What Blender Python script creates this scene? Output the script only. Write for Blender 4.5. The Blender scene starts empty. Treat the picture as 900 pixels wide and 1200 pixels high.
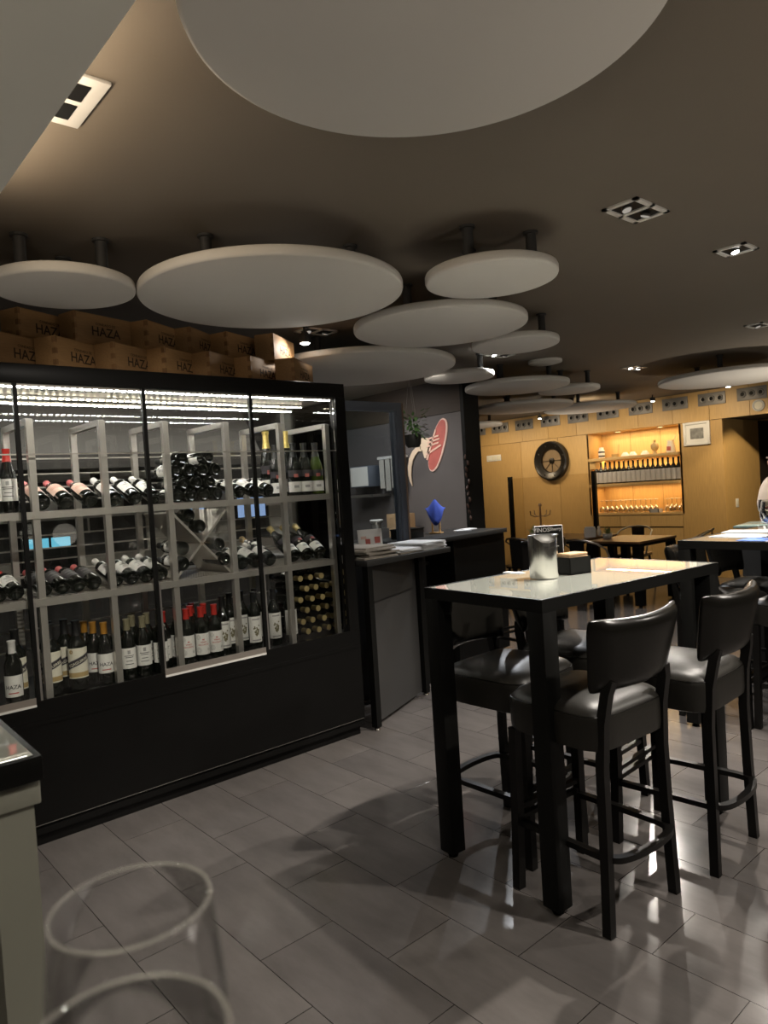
import bpy, bmesh, math, random
from math import pi, sin, cos, radians as rad
from mathutils import Vector, Matrix, Euler
random.seed(7)
S = bpy.context.scene
C = S.collection

# ------------------------------------------------------------------ camera, exposure, world, lights
cam_d = bpy.data.cameras.new('camera')
cam_d.sensor_fit = 'VERTICAL'; cam_d.sensor_height = 36.0
cam_d.lens = 834.8 / 1200 * 36.0
cam_d.clip_start = 0.02
cam_d.dof.use_dof = True; cam_d.dof.focus_distance = 3.4; cam_d.dof.aperture_fstop = 7.0
cam = bpy.data.objects.new('camera', cam_d); C.objects.link(cam)
R_ = Vector((0.65645, 0.75176, -0.06265)); U_ = Vector((0.01895, 0.06658, 0.99760)); F_ = Vector((-0.75413, 0.65606, -0.02946))
cam.matrix_world = Matrix(((R_.x, U_.x, -F_.x, 0), (R_.y, U_.y, -F_.y, 0), (R_.z, U_.z, -F_.z, 1.5), (0, 0, 0, 1)))
S.camera = cam
S.view_settings.view_transform = 'Standard'; S.view_settings.look = 'None'
S.view_settings.exposure = 0.0; S.view_settings.gamma = 1.0; S.view_settings.use_curve_mapping = False
S.cycles.transparent_max_bounces = 40      # many panes and glasses stand behind one another
W = bpy.data.worlds.new('world'); S.world = W; W.use_nodes = True
W.node_tree.nodes['Background'].inputs[0].default_value = (1.0, 0.86, 0.7, 1)
W.node_tree.nodes['Background'].inputs[1].default_value = 0.02

WARM = (1.0, 0.80, 0.58); NEUT = (1.0, 0.92, 0.82); COOL = (0.93, 0.96, 1.0)
def spot(loc, tgt, power, col=WARM, size=80, blend=0.5, r=0.03):
    l = bpy.data.lights.new('spot_light', 'SPOT'); l.energy = power; l.color = col
    l.spot_size = rad(size); l.spot_blend = blend; l.shadow_soft_size = r
    o = bpy.data.objects.new('spot_light', l); C.objects.link(o); o.location = loc
    o.rotation_euler = (Vector(tgt) - Vector(loc)).to_track_quat('-Z', 'Y').to_euler()
    return o
def area(loc, tgt, power, sx, sy, col=WARM):
    l = bpy.data.lights.new('area_light', 'AREA'); l.energy = power; l.color = col
    l.shape = 'RECTANGLE'; l.size = sx; l.size_y = sy
    o = bpy.data.objects.new('area_light', l); C.objects.link(o); o.location = loc
    o.rotation_euler = (Vector(tgt) - Vector(loc)).to_track_quat('-Z', 'Y').to_euler()
    return o
# ceiling spots: the room's recessed lamps, plus added fill spots without fittings
spot((-1.51, 3.76, 2.56), (-1.6, 3.2, 0), 210, NEUT, 105, .4, .02)
spot((-3.80, 6.85, 2.56), (-3.0, 5.6, 0), 150, NEUT, 105)
spot((-2.20, 5.90, 2.56), (-1.9, 5.0, 0), 100, NEUT, 95)
spot((-3.88, 4.84, 2.56), (-3.4, 4.3, 0), 110, COOL, 130)
spot((0.3, 2.6, 2.56), (-0.7, 2.3, 0), 190, NEUT, 85)  # added spot out of view, brightens the floor at right
spot((-1.55, 2.80, 2.57), (-1.3, 2.3, 0), 150, NEUT, 110, .4, .02)
spot((-1.55, 2.93, 2.57), (-1.7, 3.1, 0), 60, NEUT, 110, .4, .02)
spot((0.2, 0.9, 2.56), (-0.9, 1.3, 0), 50, NEUT, 95)  # unseen spot added for the near floor
spot((0.5, 4.6, 2.56), (-0.6, 3.6, 0), 100, NEUT, 100)  # extra unseen spot, added to light the floor farther back
spot((-3.9, 4.0, 2.36), (-5.5, 5.45, 1.35), 95, NEUT, 75, .9, .06)  # added spot with no fitting, lifts the grey wall
spot((-1.30, .75, 2.57), (-3.5, 1.45, 1.15), 170, NEUT, 56, .9, .03)      # added spot without a fitting, brightens the bottle labels
# cove light behind the edge of the lowered ceiling
area((-2.05, .56, 2.46), (-2.05, 1.0, 2.9), 5.0, 1.1, .05, WARM)
# added upward spots without fittings, fill light for ceiling and discs
for ux, uy, e in ((1.0, 2.4, 88), (0.6, -1.2, 100), (1.2, 5.2, 82), (0.3, 8.2, 150), (-2.3, 7.6, 60), (-6.2, 8.9, 40), (-2.6, -1.6, 60)):
    spot((ux, uy, 1.25), (ux - .5, uy + .2, 3.2), e, (1.0, .90, .76), 160, 1.0, .12)
# wall washers on the wood wall
for wx in (-8.2, -7.0, -5.7, -4.4):
    spot((wx, 8.8, 2.56), (wx, 10.0, 1.25), 60, (1.0, 0.80, 0.53), 115, 0.8)
spot((-2.9, 9.3, 2.5), (-4.31, 10.7, .7), 170, (1.0, 0.8, 0.5), 60, 0.4)

# ------------------------------------------------------------------ materials
M = {}
def _n(nt, t, **k):
    n = nt.nodes.new(t)
    for a, v in k.items(): setattr(n, a, v)
    return n
def mat(name, col, rough=0.5, metal=0.0, noise=0.1, scale=6.0, bump=0.0, stretch=(1, 1, 1), spec=0.5, coat=0.0):
    m = bpy.data.materials.new(name); m.use_nodes = True; nt = m.node_tree
    b = nt.nodes['Principled BSDF']
    tc = _n(nt, 'ShaderNodeTexCoord'); mp = _n(nt, 'ShaderNodeMapping'); mp.inputs['Scale'].default_value = stretch
    nz = _n(nt, 'ShaderNodeTexNoise'); nz.inputs['Scale'].default_value = scale; nz.inputs['Detail'].default_value = 4
    rp = _n(nt, 'ShaderNodeMix', data_type='RGBA')
    rp.inputs[6].default_value = tuple(max(0, c * (1 - noise)) for c in col) + (1,)
    rp.inputs[7].default_value = tuple(min(1, c * (1 + noise)) for c in col) + (1,)
    L = nt.links.new
    L(tc.outputs['Object'], mp.inputs['Vector']); L(mp.outputs[0], nz.inputs['Vector'])
    L(nz.outputs['Fac'], rp.inputs[0]); L(rp.outputs[2], b.inputs['Base Color'])
    b.inputs['Roughness'].default_value = rough; b.inputs['Metallic'].default_value = metal
    b.inputs['Specular IOR Level'].default_value = spec; b.inputs['Coat Weight'].default_value = coat
    if bump:
        bp = _n(nt, 'ShaderNodeBump'); bp.inputs['Strength'].default_value = bump; bp.inputs['Distance'].default_value = 0.004
        L(nz.outputs['Fac'], bp.inputs['Height']); L(bp.outputs[0], b.inputs['Normal'])
    M[name] = m; return m
def emit(name, col, strength):
    m = bpy.data.materials.new(name); m.use_nodes = True; nt = m.node_tree
    nt.nodes.remove(nt.nodes['Principled BSDF']); e = _n(nt, 'ShaderNodeEmission')
    e.inputs[0].default_value = col + (1,); e.inputs[1].default_value = strength
    nt.links.new(e.outputs[0], nt.nodes['Material Output'].inputs[0]); M[name] = m; return m
def glass(name, tint=(1, 1, 1), ior=1.45, edge=0.0, edgecol=(1, 1, 1), gain=1.0):
    """clear thin glass: what is behind shows through, fresnel reflection on top, optional brighter edge"""
    m = bpy.data.materials.new(name); m.use_nodes = True; nt = m.node_tree; L = nt.links.new
    nt.nodes.remove(nt.nodes['Principled BSDF'])
    t = _n(nt, 'ShaderNodeBsdfTransparent'); t.inputs[0].default_value = tint + (1,)
    g = _n(nt, 'ShaderNodeBsdfGlossy'); g.inputs['Roughness'].default_value = 0.015
    f = _n(nt, 'ShaderNodeFresnel'); f.inputs[0].default_value = ior
    mu = _n(nt, 'ShaderNodeMath', operation='MULTIPLY'); mu.inputs[1].default_value = gain; mu.use_clamp = True
    L(f.outputs[0], mu.inputs[0])
    mx = _n(nt, 'ShaderNodeMixShader'); L(mu.outputs[0], mx.inputs[0]); L(t.outputs[0], mx.inputs[1]); L(g.outputs[0], mx.inputs[2])
    out = mx.outputs[0]
    if edge:
        lw = _n(nt, 'ShaderNodeLayerWeight'); lw.inputs[0].default_value = 0.5
        pw = _n(nt, 'ShaderNodeMath', operation='POWER'); pw.inputs[1].default_value = 4.0; L(lw.outputs['Facing'], pw.inputs[0])
        ml = _n(nt, 'ShaderNodeMath', operation='MULTIPLY'); ml.inputs[1].default_value = edge; L(pw.outputs[0], ml.inputs[0])
        d = _n(nt, 'ShaderNodeBsdfDiffuse'); d.inputs[0].default_value = edgecol + (1,)
        m2 = _n(nt, 'ShaderNodeMixShader'); L(ml.outputs[0], m2.inputs[0]); L(out, m2.inputs[1]); L(d.outputs[0], m2.inputs[2]); out = m2.outputs[0]
    L(out, nt.nodes['Material Output'].inputs[0]); M[name] = m; return m

mat('disc', (0.60, 0.575, 0.53), 0.85, noise=0.03, scale=3)
mat('ceil', (0.135, 0.112, 0.085), 0.8, noise=0.06, scale=2)
mat('bulk', (0.72, 0.71, 0.64), 0.8, noise=0.03)
mat('black', (0.006, 0.006, 0.0055), 0.42, noise=0.2, spec=0.13)
mat('black_gloss', (0.012, 0.012, 0.012), 0.22, noise=0.2)
mat('cabinet_black', (0.0045, 0.0043, 0.004), 0.38, noise=0.15, spec=0.16)
mat('charcoal', (0.035, 0.034, 0.033), 0.6, noise=0.1, spec=0.3)
mat('dark_panel', (0.022, 0.022, 0.021), 0.5, noise=0.1, spec=0.3)
mat('leather', (0.0065, 0.006, 0.005), 0.25, noise=0.2, scale=60, bump=0.08, spec=0.24)
mat('leather_seat', (0.015, 0.0138, 0.0115), 0.40, noise=0.12, scale=60, bump=0.12, spec=0.36)
mat('stool_frame', (0.007, 0.0065, 0.006), 0.36, noise=0.2, spec=0.2)
mat('steel', (0.60, 0.565, 0.515), 0.30, 0.72, noise=0.06, scale=30, stretch=(1, 1, .1))
mat('steel_soft', (0.44, 0.42, 0.39), 0.42, 1.0, noise=0.08, scale=30)
mat('brushed', (0.60, 0.59, 0.56), 0.20, 1.0, noise=0.10, scale=40, stretch=(6, 6, .2))
mat('label_grey', (0.46, 0.44, 0.43), 0.5)
mat('chrome', (0.8, 0.79, 0.77), 0.12, 1.0, noise=0.03)
mat('alu', (0.38, 0.34, 0.30), 0.45, 0.8)
mat('grey_wall', (0.085, 0.076, 0.074), 0.75, noise=0.12, scale=4)
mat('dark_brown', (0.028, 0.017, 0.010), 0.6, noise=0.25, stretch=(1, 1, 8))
mat('kitchen_wall', (0.038, 0.035, 0.033), 0.6)
mat('kitchen_tile', (0.42, 0.40, 0.36), 0.4)
mat('white', (0.75, 0.74, 0.71), 0.5, noise=0.03)
mat('white_metal', (0.58, 0.57, 0.54), 0.4, noise=0.03)
mat('paper', (0.72, 0.73, 0.74), 0.8, noise=0.05)
mat('newsprint', (0.30, 0.27, 0.23), 0.9, noise=0.25, scale=40)
mat('cream', (0.72, 0.68, 0.56), 0.6, noise=0.05)
mat('label_white', (0.76, 0.74, 0.70), 0.6, noise=0.04)
mat('label_peach', (0.62, 0.42, 0.33), 0.6, noise=0.15)
mat('label_dark', (0.045, 0.04, 0.042), 0.5)
mat('bronze', (0.42, 0.30, 0.13), 0.5)
mat('ink', (0.03, 0.025, 0.03), 0.6)
mat('ink_red', (0.45, 0.06, 0.04), 0.6)
mat('ink_olive', (0.17, 0.15, 0.08), 0.6)
mat('ink_grey', (0.35, 0.34, 0.33), 0.6)
mat('bottle_glass', (0.008, 0.009, 0.007), 0.07, noise=0.1, coat=0.3)
mat('green_glass', (0.05, 0.075, 0.012), 0.08, noise=0.1)
mat('cap_red', (0.50, 0.035, 0.025), 0.35)
mat('cap_pink', (0.56, 0.13, 0.13), 0.4)
mat('cap_white', (0.70, 0.68, 0.65), 0.4)
mat('cap_amber', (0.50, 0.24, 0.04), 0.3, 0.3)
mat('cap_olive', (0.27, 0.24, 0.15), 0.4, 0.2)
mat('cap_black', (0.012, 0.012, 0.012), 0.35)
mat('cap_foil', (0.80, 0.62, 0.20), 0.28, 0.6, noise=0.25, scale=60)
mat('cap_gold', (0.66, 0.52, 0.24), 0.35, 0.5)
mat('cork', (0.55, 0.40, 0.22), 0.8)
mat('box_wood', (0.34, 0.195, 0.08), 0.65, noise=0.3, scale=14, stretch=(1.0, 6, 12))
mat('box_wood_b', (0.28, 0.16, 0.066), 0.65, noise=0.3, scale=14, stretch=(1.0, 6, 12))
mat('box_end', (0.22, 0.115, 0.045), 0.7, noise=0.3, scale=20)
mat('burnt', (0.035, 0.018, 0.008), 0.8)
mat('oak', (0.52, 0.335, 0.135), 0.48, noise=0.22, scale=9, stretch=(9, 9, 0.6))
mat('oak_b', (0.50, 0.315, 0.12), 0.48, noise=0.22, scale=9, stretch=(9, 9, 0.6))
mat('oak_c', (0.54, 0.35, 0.145), 0.48, noise=0.22, scale=9, stretch=(9, 9, 0.6))
mat('groove', (0.06, 0.03, 0.012), 0.8)
mat('vent_grey', (0.22, 0.21, 0.20), 0.5, 0.3)
mat('seat_wood', (0.50, 0.31, 0.13), 0.5, noise=0.2, stretch=(1, 8, 1))
mat('table_wood', (0.16, 0.085, 0.04), 0.35, noise=0.2, stretch=(1, 8, 1))
mat('table_glass', (0.47, 0.49, 0.44), 0.012, noise=0.02, spec=1.0, coat=1.0)
M['table_glass'].node_tree.nodes['Principled BSDF'].inputs['Coat Roughness'].default_value = 0.0
M['table_glass'].node_tree.nodes['Principled BSDF'].inputs['IOR'].default_value = 1.7
mat('sage', (0.30, 0.30, 0.25), 0.6, noise=0.04)
mat('blue_cloth', (0.03, 0.065, 0.36), 0.85, noise=0.2, scale=20, bump=0.3)
mat('blue_sheet', (0.07, 0.16, 0.50), 0.6)
mat('frame_blue', (0.13, 0.15, 0.19), 0.35, 0.3)
mat('frame_brown', (0.19, 0.125, 0.085), 0.5)
mat('leaf', (0.030, 0.065, 0.018), 0.5, noise=0.4, scale=20)
mat('leaf_pale', (0.30, 0.38, 0.16), 0.5, noise=0.3)
mat('ham_red', (0.43, 0.105, 0.085), 0.6, noise=0.3, scale=7)
mat('ham_rim', (0.66, 0.45, 0.38), 0.6)
mat('ham_pale', (0.72, 0.46, 0.36), 0.6)
mat('bone', (0.70, 0.55, 0.40), 0.6, noise=0.12)
mat('kraft', (0.40, 0.26, 0.14), 0.7, noise=0.2)
mat('mauve', (0.42, 0.34, 0.40), 0.8)
mat('red_drink', (0.35, 0.02, 0.01), 0.1)
mat('pale_drink', (0.62, 0.62, 0.48), 0.1)
mat('pale_green_glass', (0.42, 0.56, 0.50), 0.06)
mat('skin', (0.55, 0.33, 0.24), 0.5, noise=0.05)
mat('hair', (0.36, 0.22, 0.10), 0.5, noise=0.3, scale=30, stretch=(8, 8, 1))
mat('blouse', (0.66, 0.55, 0.46), 0.8, noise=0.12, scale=10)
mat('trousers', (0.03, 0.03, 0.04), 0.8)
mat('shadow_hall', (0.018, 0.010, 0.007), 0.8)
mat('clear_white', (0.80, 0.78, 0.74), 0.15, noise=0.02)
mat('gong_black', (0.02, 0.017, 0.014), 0.3, 0.3)
mat('gong_skin', (0.22, 0.15, 0.08), 0.6, noise=0.3)
mat('picture', (0.22, 0.22, 0.21), 0.5, noise=0.9, scale=18)
mat('screen_dark', (0.05, 0.055, 0.05), 0.2)
mat('bead', (0.03, 0.013, 0.008), 0.5)
mat('cord_dark', (0.05, 0.045, 0.04), 0.7)
mat('bulb_dark', (0.16, 0.155, 0.15), 0.4, 0.5)
glass('pane', (0.97, 0.98, 0.97), 1.38)
glass('pane_dark', (0.80, 0.84, 0.86), 1.38)
glass('screen_glass', (0.96, 0.94, 0.90), 1.45)
glass('wine_glass', (0.998, 0.998, 0.998), 1.25, edge=0.05, edgecol=(0.8, 0.79, 0.75), gain=0.6)
glass('stem_glass', (0.93, 0.93, 0.91), 1.5, edge=0.7, edgecol=(0.9, 0.88, 0.85), gain=1.5)
def veil(name, k, col):   # glass edge: part clear, part milky
    m = bpy.data.materials.new(name); m.use_nodes = True; nt = m.node_tree; nt.nodes.remove(nt.nodes['Principled BSDF'])
    t = _n(nt, 'ShaderNodeBsdfTransparent'); d = _n(nt, 'ShaderNodeBsdfDiffuse'); d.inputs[0].default_value = col + (1,)
    g = _n(nt, 'ShaderNodeBsdfGlossy'); g.inputs['Roughness'].default_value = .05
    a = _n(nt, 'ShaderNodeMixShader'); a.inputs[0].default_value = .45; nt.links.new(d.outputs[0], a.inputs[1]); nt.links.new(g.outputs[0], a.inputs[2])
    b = _n(nt, 'ShaderNodeMixShader'); b.inputs[0].default_value = k; nt.links.new(t.outputs[0], b.inputs[1]); nt.links.new(a.outputs[0], b.inputs[2])
    nt.links.new(b.outputs[0], nt.nodes['Material Output'].inputs[0]); M[name] = m
veil('rim_glass', .40, (0.8, 0.78, 0.74))
emit('led', (0.95, 0.97, 1.0), 14.0)
emit('led_warm', (1.0, 0.80, 0.55), 7.0)
emit('lamp_on', (1.0, 0.95, 0.86), 26.0)
emit('lamp_dim', (1.0, 0.92, 0.8), 0.35)
emit('screen_cyan', (0.16, 0.55, 0.75), 1.0)
emit('screen_blue', (0.35, 0.50, 0.85), 0.75)
emit('sign_teal', (0.10, 0.62, 0.52), 0.9)
emit('niche_lamp', (1.0, 0.78, 0.35), 6.0)

# LED strip: emission broken into dots along the strip
def led_dots(name, col, strength, pitch):
    m = bpy.data.materials.new(name); m.use_nodes = True; nt = m.node_tree; L = nt.links.new
    nt.nodes.remove(nt.nodes['Principled BSDF'])
    tc = _n(nt, 'ShaderNodeTexCoord'); sp = _n(nt, 'ShaderNodeSeparateXYZ'); L(tc.outputs['Object'], sp.inputs[0])
    a = _n(nt, 'ShaderNodeMath', operation='MULTIPLY'); a.inputs[1].default_value = 2 * pi / pitch; L(sp.outputs['Y'], a.inputs[0])
    s = _n(nt, 'ShaderNodeMath', operation='SINE'); L(a.outputs[0], s.inputs[0])
    r = _n(nt, 'ShaderNodeMapRange'); r.inputs[1].default_value = -0.6; r.inputs[2].default_value = 0.6
    r.inputs[3].default_value = strength * 0.02; r.inputs[4].default_value = strength; L(s.outputs[0], r.inputs[0])
    e = _n(nt, 'ShaderNodeEmission'); e.inputs[0].default_value = col + (1,); L(r.outputs[0], e.inputs[1])
    L(e.outputs[0], nt.nodes['Material Output'].inputs[0]); M[name] = m
led_dots('led_row', (0.98, 0.97, 0.95), 130.0, 0.034)
led_dots('led_row_warm', (1.0, 0.88, 0.68), 40.0, 0.034)

# floor tiles
def floor_mat():
    m = bpy.data.materials.new('floor_tiles'); m.use_nodes = True; nt = m.node_tree; L = nt.links.new
    b = nt.nodes['Principled BSDF']
    tc = _n(nt, 'ShaderNodeTexCoord'); mp = _n(nt, 'ShaderNodeMapping')
    mp.inputs['Location'].default_value = (2.334 + .294 + .588 * 20, -1.415 + .294 * 20, 0)
    br = _n(nt, 'ShaderNodeTexBrick'); br.offset = 0.5; br.offset_frequency = 2
    br.inputs['Scale'].default_value = 1.0; br.inputs['Brick Width'].default_value = 0.588; br.inputs['Row Height'].default_value = 0.294
    br.inputs['Mortar Size'].default_value = 0.0016; br.inputs['Mortar Smooth'].default_value = 0.1; br.inputs['Bias'].default_value = 0.0
    br.inputs['Color1'].default_value = (0.122, 0.111, 0.105, 1); br.inputs['Color2'].default_value = (0.100, 0.091, 0.087, 1)
    br.inputs['Mortar'].default_value = (0.022, 0.019, 0.018, 1)
    L(tc.outputs['Object'], mp.inputs[0]); L(mp.outputs[0], br.inputs['Vector'])
    n1 = _n(nt, 'ShaderNodeTexNoise'); n1.inputs['Scale'].default_value = 3.0; n1.inputs['Detail'].default_value = 8; n1.inputs['Roughness'].default_value = 0.65
    m2 = _n(nt, 'ShaderNodeMapping'); m2.inputs['Scale'].default_value = (1, 3, 1)
    L(tc.outputs['Object'], m2.inputs[0]); L(m2.outputs[0], n1.inputs['Vector'])
    rp = _n(nt, 'ShaderNodeMapRange'); rp.inputs[1].default_value = 0.3; rp.inputs[2].default_value = 0.7; rp.inputs[3].default_value = 0.84; rp.inputs[4].default_value = 1.14
    L(n1.outputs['Fac'], rp.inputs[0])
    mx = _n(nt, 'ShaderNodeMix', data_type='RGBA', blend_type='MULTIPLY'); mx.inputs[0].default_value = 1.0
    L(br.outputs['Color'], mx.inputs[6]); L(rp.outputs[0], mx.inputs[7]); L(mx.outputs[2], b.inputs['Base Color'])
    rr = _n(nt, 'ShaderNodeMapRange'); rr.inputs[3].default_value = 0.11; rr.inputs[4].default_value = 0.22; L(n1.outputs['Fac'], rr.inputs[0])
    L(rr.outputs[0], b.inputs['Roughness'])
    b.inputs['Specular IOR Level'].default_value = 0.42
    bp = _n(nt, 'ShaderNodeBump'); bp.inputs['Strength'].default_value = 0.25; bp.inputs['Distance'].default_value = 0.002; bp.invert = True
    L(br.outputs['Fac'], bp.inputs['Height']); L(bp.outputs[0], b.inputs['Normal'])
    M['floor'] = m
floor_mat()

# ------------------------------------------------------------------ mesh helpers
class MB:
    def __init__(s): s.bm = bmesh.new()
    def _merge(s, b, mi=0, T=None):
        if T is not None: bmesh.ops.transform(b, matrix=T, verts=b.verts)
        vm = [s.bm.verts.new(v.co) for v in b.verts]
        b.verts.index_update()
        for f in b.faces:
            try:
                nf = s.bm.faces.new([vm[v.index] for v in f.verts]); nf.material_index = mi; nf.smooth = True
            except ValueError: pass
        b.free(); return s
    def box(s, c, d, mi=0, bev=0.0, rot=None, seg=2):
        b = bmesh.new(); bmesh.ops.create_cube(b, size=1)
        bmesh.ops.transform(b, matrix=Matrix.Diagonal((d[0], d[1], d[2], 1)), verts=b.verts)
        if bev: bmesh.ops.bevel(b, geom=b.edges[:], offset=bev, segments=seg, affect='EDGES', profile=0.5)
        T = Matrix.Translation(c)
        if rot is not None: T = T @ Euler(rot).to_matrix().to_4x4()
        return s._merge(b, mi, T)
    def bx(s, x0, x1, y0, y1, z0, z1, mi=0, bev=0.0):
        return s.box(((x0 + x1) / 2, (y0 + y1) / 2, (z0 + z1) / 2), (abs(x1 - x0), abs(y1 - y0), abs(z1 - z0)), mi, bev)
    def lathe(s, prof, n=24, mi=0, T=None):
        b = bmesh.new(); rings = []
        for r, z in prof:
            if r < 1e-6: rings.append([b.verts.new((0, 0, z))])
            else: rings.append([b.verts.new((r * cos(2 * pi * k / n), r * sin(2 * pi * k / n), z)) for k in range(n)])
        for A, B in zip(rings[:-1], rings[1:]):
            for k in range(n):
                k2 = (k + 1) % n
                if len(A) == 1 and len(B) == 1: continue
                if len(A) == 1: b.faces.new((A[0], B[k2], B[k]))
                elif len(B) == 1: b.faces.new((A[k], A[k2], B[0]))
                else: b.faces.new((A[k], A[k2], B[k2], B[k]))
        return s._merge(b, mi, T)
    def tube(s, pts, r, n=8, mi=0, sq=None, closed=False):
        """round (or, with sq=(w,h), rectangular) bar along points"""
        b = bmesh.new(); P = [Vector(p) for p in pts]; rings = []; N = len(P)
        prev = None
        for i, p in enumerate(P):
            if closed: t = P[(i + 1) % N] - P[i - 1]
            else: t = P[min(i + 1, N - 1)] - P[max(i - 1, 0)]
            t.normalize()
            if prev is None:
                up = Vector((0, 0, 1)) if abs(t.z) < 0.9 else Vector((0, 1, 0))
                a = t.cross(up).normalized()
            else:
                a = prev - t * prev.dot(t); a.normalize()
            prev = a; c = a.cross(t)
            rr = r[i] if isinstance(r, (list, tuple)) else r
            if sq: offs = [(sq[0] / 2 * u, sq[1] / 2 * v) for u, v in ((1, 1), (-1, 1), (-1, -1), (1, -1))]
            else: offs = [(rr * cos(2 * pi * k / n), rr * sin(2 * pi * k / n)) for k in range(n)]
            rings.append([b.verts.new(p + a * u + c * v) for u, v in offs])
        m = len(rings[0]); rng = range(N) if closed else range(N - 1)
        for i in rng:
            A, B = rings[i], rings[(i + 1) % N]
            for k in range(m): b.faces.new((A[k], A[(k + 1) % m], B[(k + 1) % m], B[k]))
        if not closed:
            b.faces.new(rings[0][::-1]); b.faces.new(rings[-1])
        bmesh.ops.recalc_face_normals(b, faces=b.faces)
        return s._merge(b, mi)
    def prism(s, poly, z0, z1, mi=0, T=None, bev=0.0):
        b = bmesh.new(); vs = [b.verts.new((x, y, z0)) for x, y in poly]
        f = b.faces.new(vs); r = bmesh.ops.extrude_face_region(b, geom=[f])
        bmesh.ops.translate(b, verts=[v for v in r['geom'] if isinstance(v, bmesh.types.BMVert)], vec=(0, 0, z1 - z0))
        bmesh.ops.recalc_face_normals(b, faces=b.faces)
        if bev: bmesh.ops.bevel(b, geom=[e for e in b.edges], offset=bev, segments=2, affect='EDGES')
        return s._merge(b, mi, T)
    def raw(s, vs, fs, mi=0):
        vm = [s.bm.verts.new(v) for v in vs]
        for f in fs:
            try:
                nf = s.bm.faces.new([vm[i] for i in f]); nf.material_index = mi; nf.smooth = True
            except ValueError: pass
        return s
    def build(s, name, mats, parent=None, ang=35):
        me = bpy.data.meshes.new(name); s.bm.to_mesh(me); s.bm.free()
        for m in (mats if isinstance(mats, (list, tuple)) else [mats]): me.materials.append(M[m])
        try: me.set_sharp_from_angle(angle=rad(ang))
        except Exception: pass
        o = bpy.data.objects.new(name, me); C.objects.link(o)
        if parent: o.parent = parent
        return o
def thing(name, label, cat, loc=(0, 0, 0), rz=0.0, group=None):
    o = bpy.data.objects.new(name, None); o.empty_display_size = 0.05; C.objects.link(o); o.location = loc; o.rotation_euler = (0, 0, rz)
    return tag(o, label, cat, group)
def tag(o, label, cat, group=None):
    o['label'] = label; o['category'] = cat
    if group: o['group'] = group
    return o
def struct(name, mb, m, ang=35):
    o = mb.build(name, m, ang=ang); o['kind'] = 'structure'; return o
def dup(root, loc, rot=None, label=None, group=None):
    r = root.copy(); C.objects.link(r); r.location = loc
    if rot is not None: r.rotation_euler = rot
    if label: r['label'] = label
    if group: r['group'] = group
    for ch in list(root.children):
        c = ch.copy(); C.objects.link(c); c.parent = r
        for g in list(ch.children):
            d = g.copy(); C.objects.link(d); d.parent = c
    return r
_tx = {}
def text(body, size=1.0):
    """flat text as (verts, faces), centred, in the XY plane"""
    if body not in _tx:
        cu = bpy.data.curves.new('lettering', 'FONT'); cu.body = body; cu.align_x = 'CENTER'; cu.align_y = 'CENTER'; cu.resolution_u = 2; cu.offset = .014
        ob = bpy.data.objects.new('lettering', cu); C.objects.link(ob); bpy.context.view_layer.update()
        me = bpy.data.meshes.new_from_object(ob.evaluated_get(bpy.context.evaluated_depsgraph_get()))
        _tx[body] = ([tuple(v.co) for v in me.vertices], [tuple(p.vertices) for p in me.polygons])
        bpy.data.objects.remove(ob); bpy.data.curves.remove(cu); bpy.data.meshes.remove(me)
    v, f = _tx[body]
    return [(x * size, y * size) for x, y, z in v], f
ORD = ['first', 'second', 'third', 'fourth', 'fifth', 'sixth', 'seventh', 'eighth', 'ninth', 'tenth', 'eleventh', 'twelfth']

# ------------------------------------------------------------------ the room
CZ = 2.62
struct('floor', MB().bx(-10, 3.2, -3.2, 13, -0.05, 0), 'floor')
struct('ceiling', MB().bx(-10, 3.2, -3.2, 13, CZ, CZ + 0.08), 'ceil')
struct('trim_1', MB().bx(-3.3, 2.6, -3.0, 0.53, 2.35, CZ - 0.002), 'bulk')      # lowered ceiling over the photographer
struct('wall_right', MB().bx(3.0, 3.1, -3.2, 13, 0, CZ), 'grey_wall')
struct('wall_back', MB().bx(-10, 3.1, -3.1, -3.0, 0, CZ), 'grey_wall')
# wall beside the cabinet (hides the kitchen), mostly behind the grey counter
struct('wall_left', MB().bx(-4.15, -3.5, -3.0, 0.22, 0, CZ), 'grey_wall')
# kitchen
struct('wall_kitchen', MB().bx(-7.3, -7.2, -3.0, 5.6, 0, CZ).bx(-9.9, -9.7, 5.45, 13, 0, CZ).bx(-9.9, -7.2, 5.45, 5.6, 0, CZ), 'kitchen_wall')
gw = struct('wall_grey', MB().bx(-7.2, -4.93, 5.45, 5.60, 0, 2.27), 'grey_wall')
struct('shade_band', MB().bx(-7.2, -4.93, 5.43, 5.60, 2.27, CZ), 'dark_brown')  # dark brown band puts the shade above the grey wall into colour
struct('trim_3', MB().bx(-4.93, -4.885, 5.40, 5.63, 0, CZ), 'black')

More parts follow.
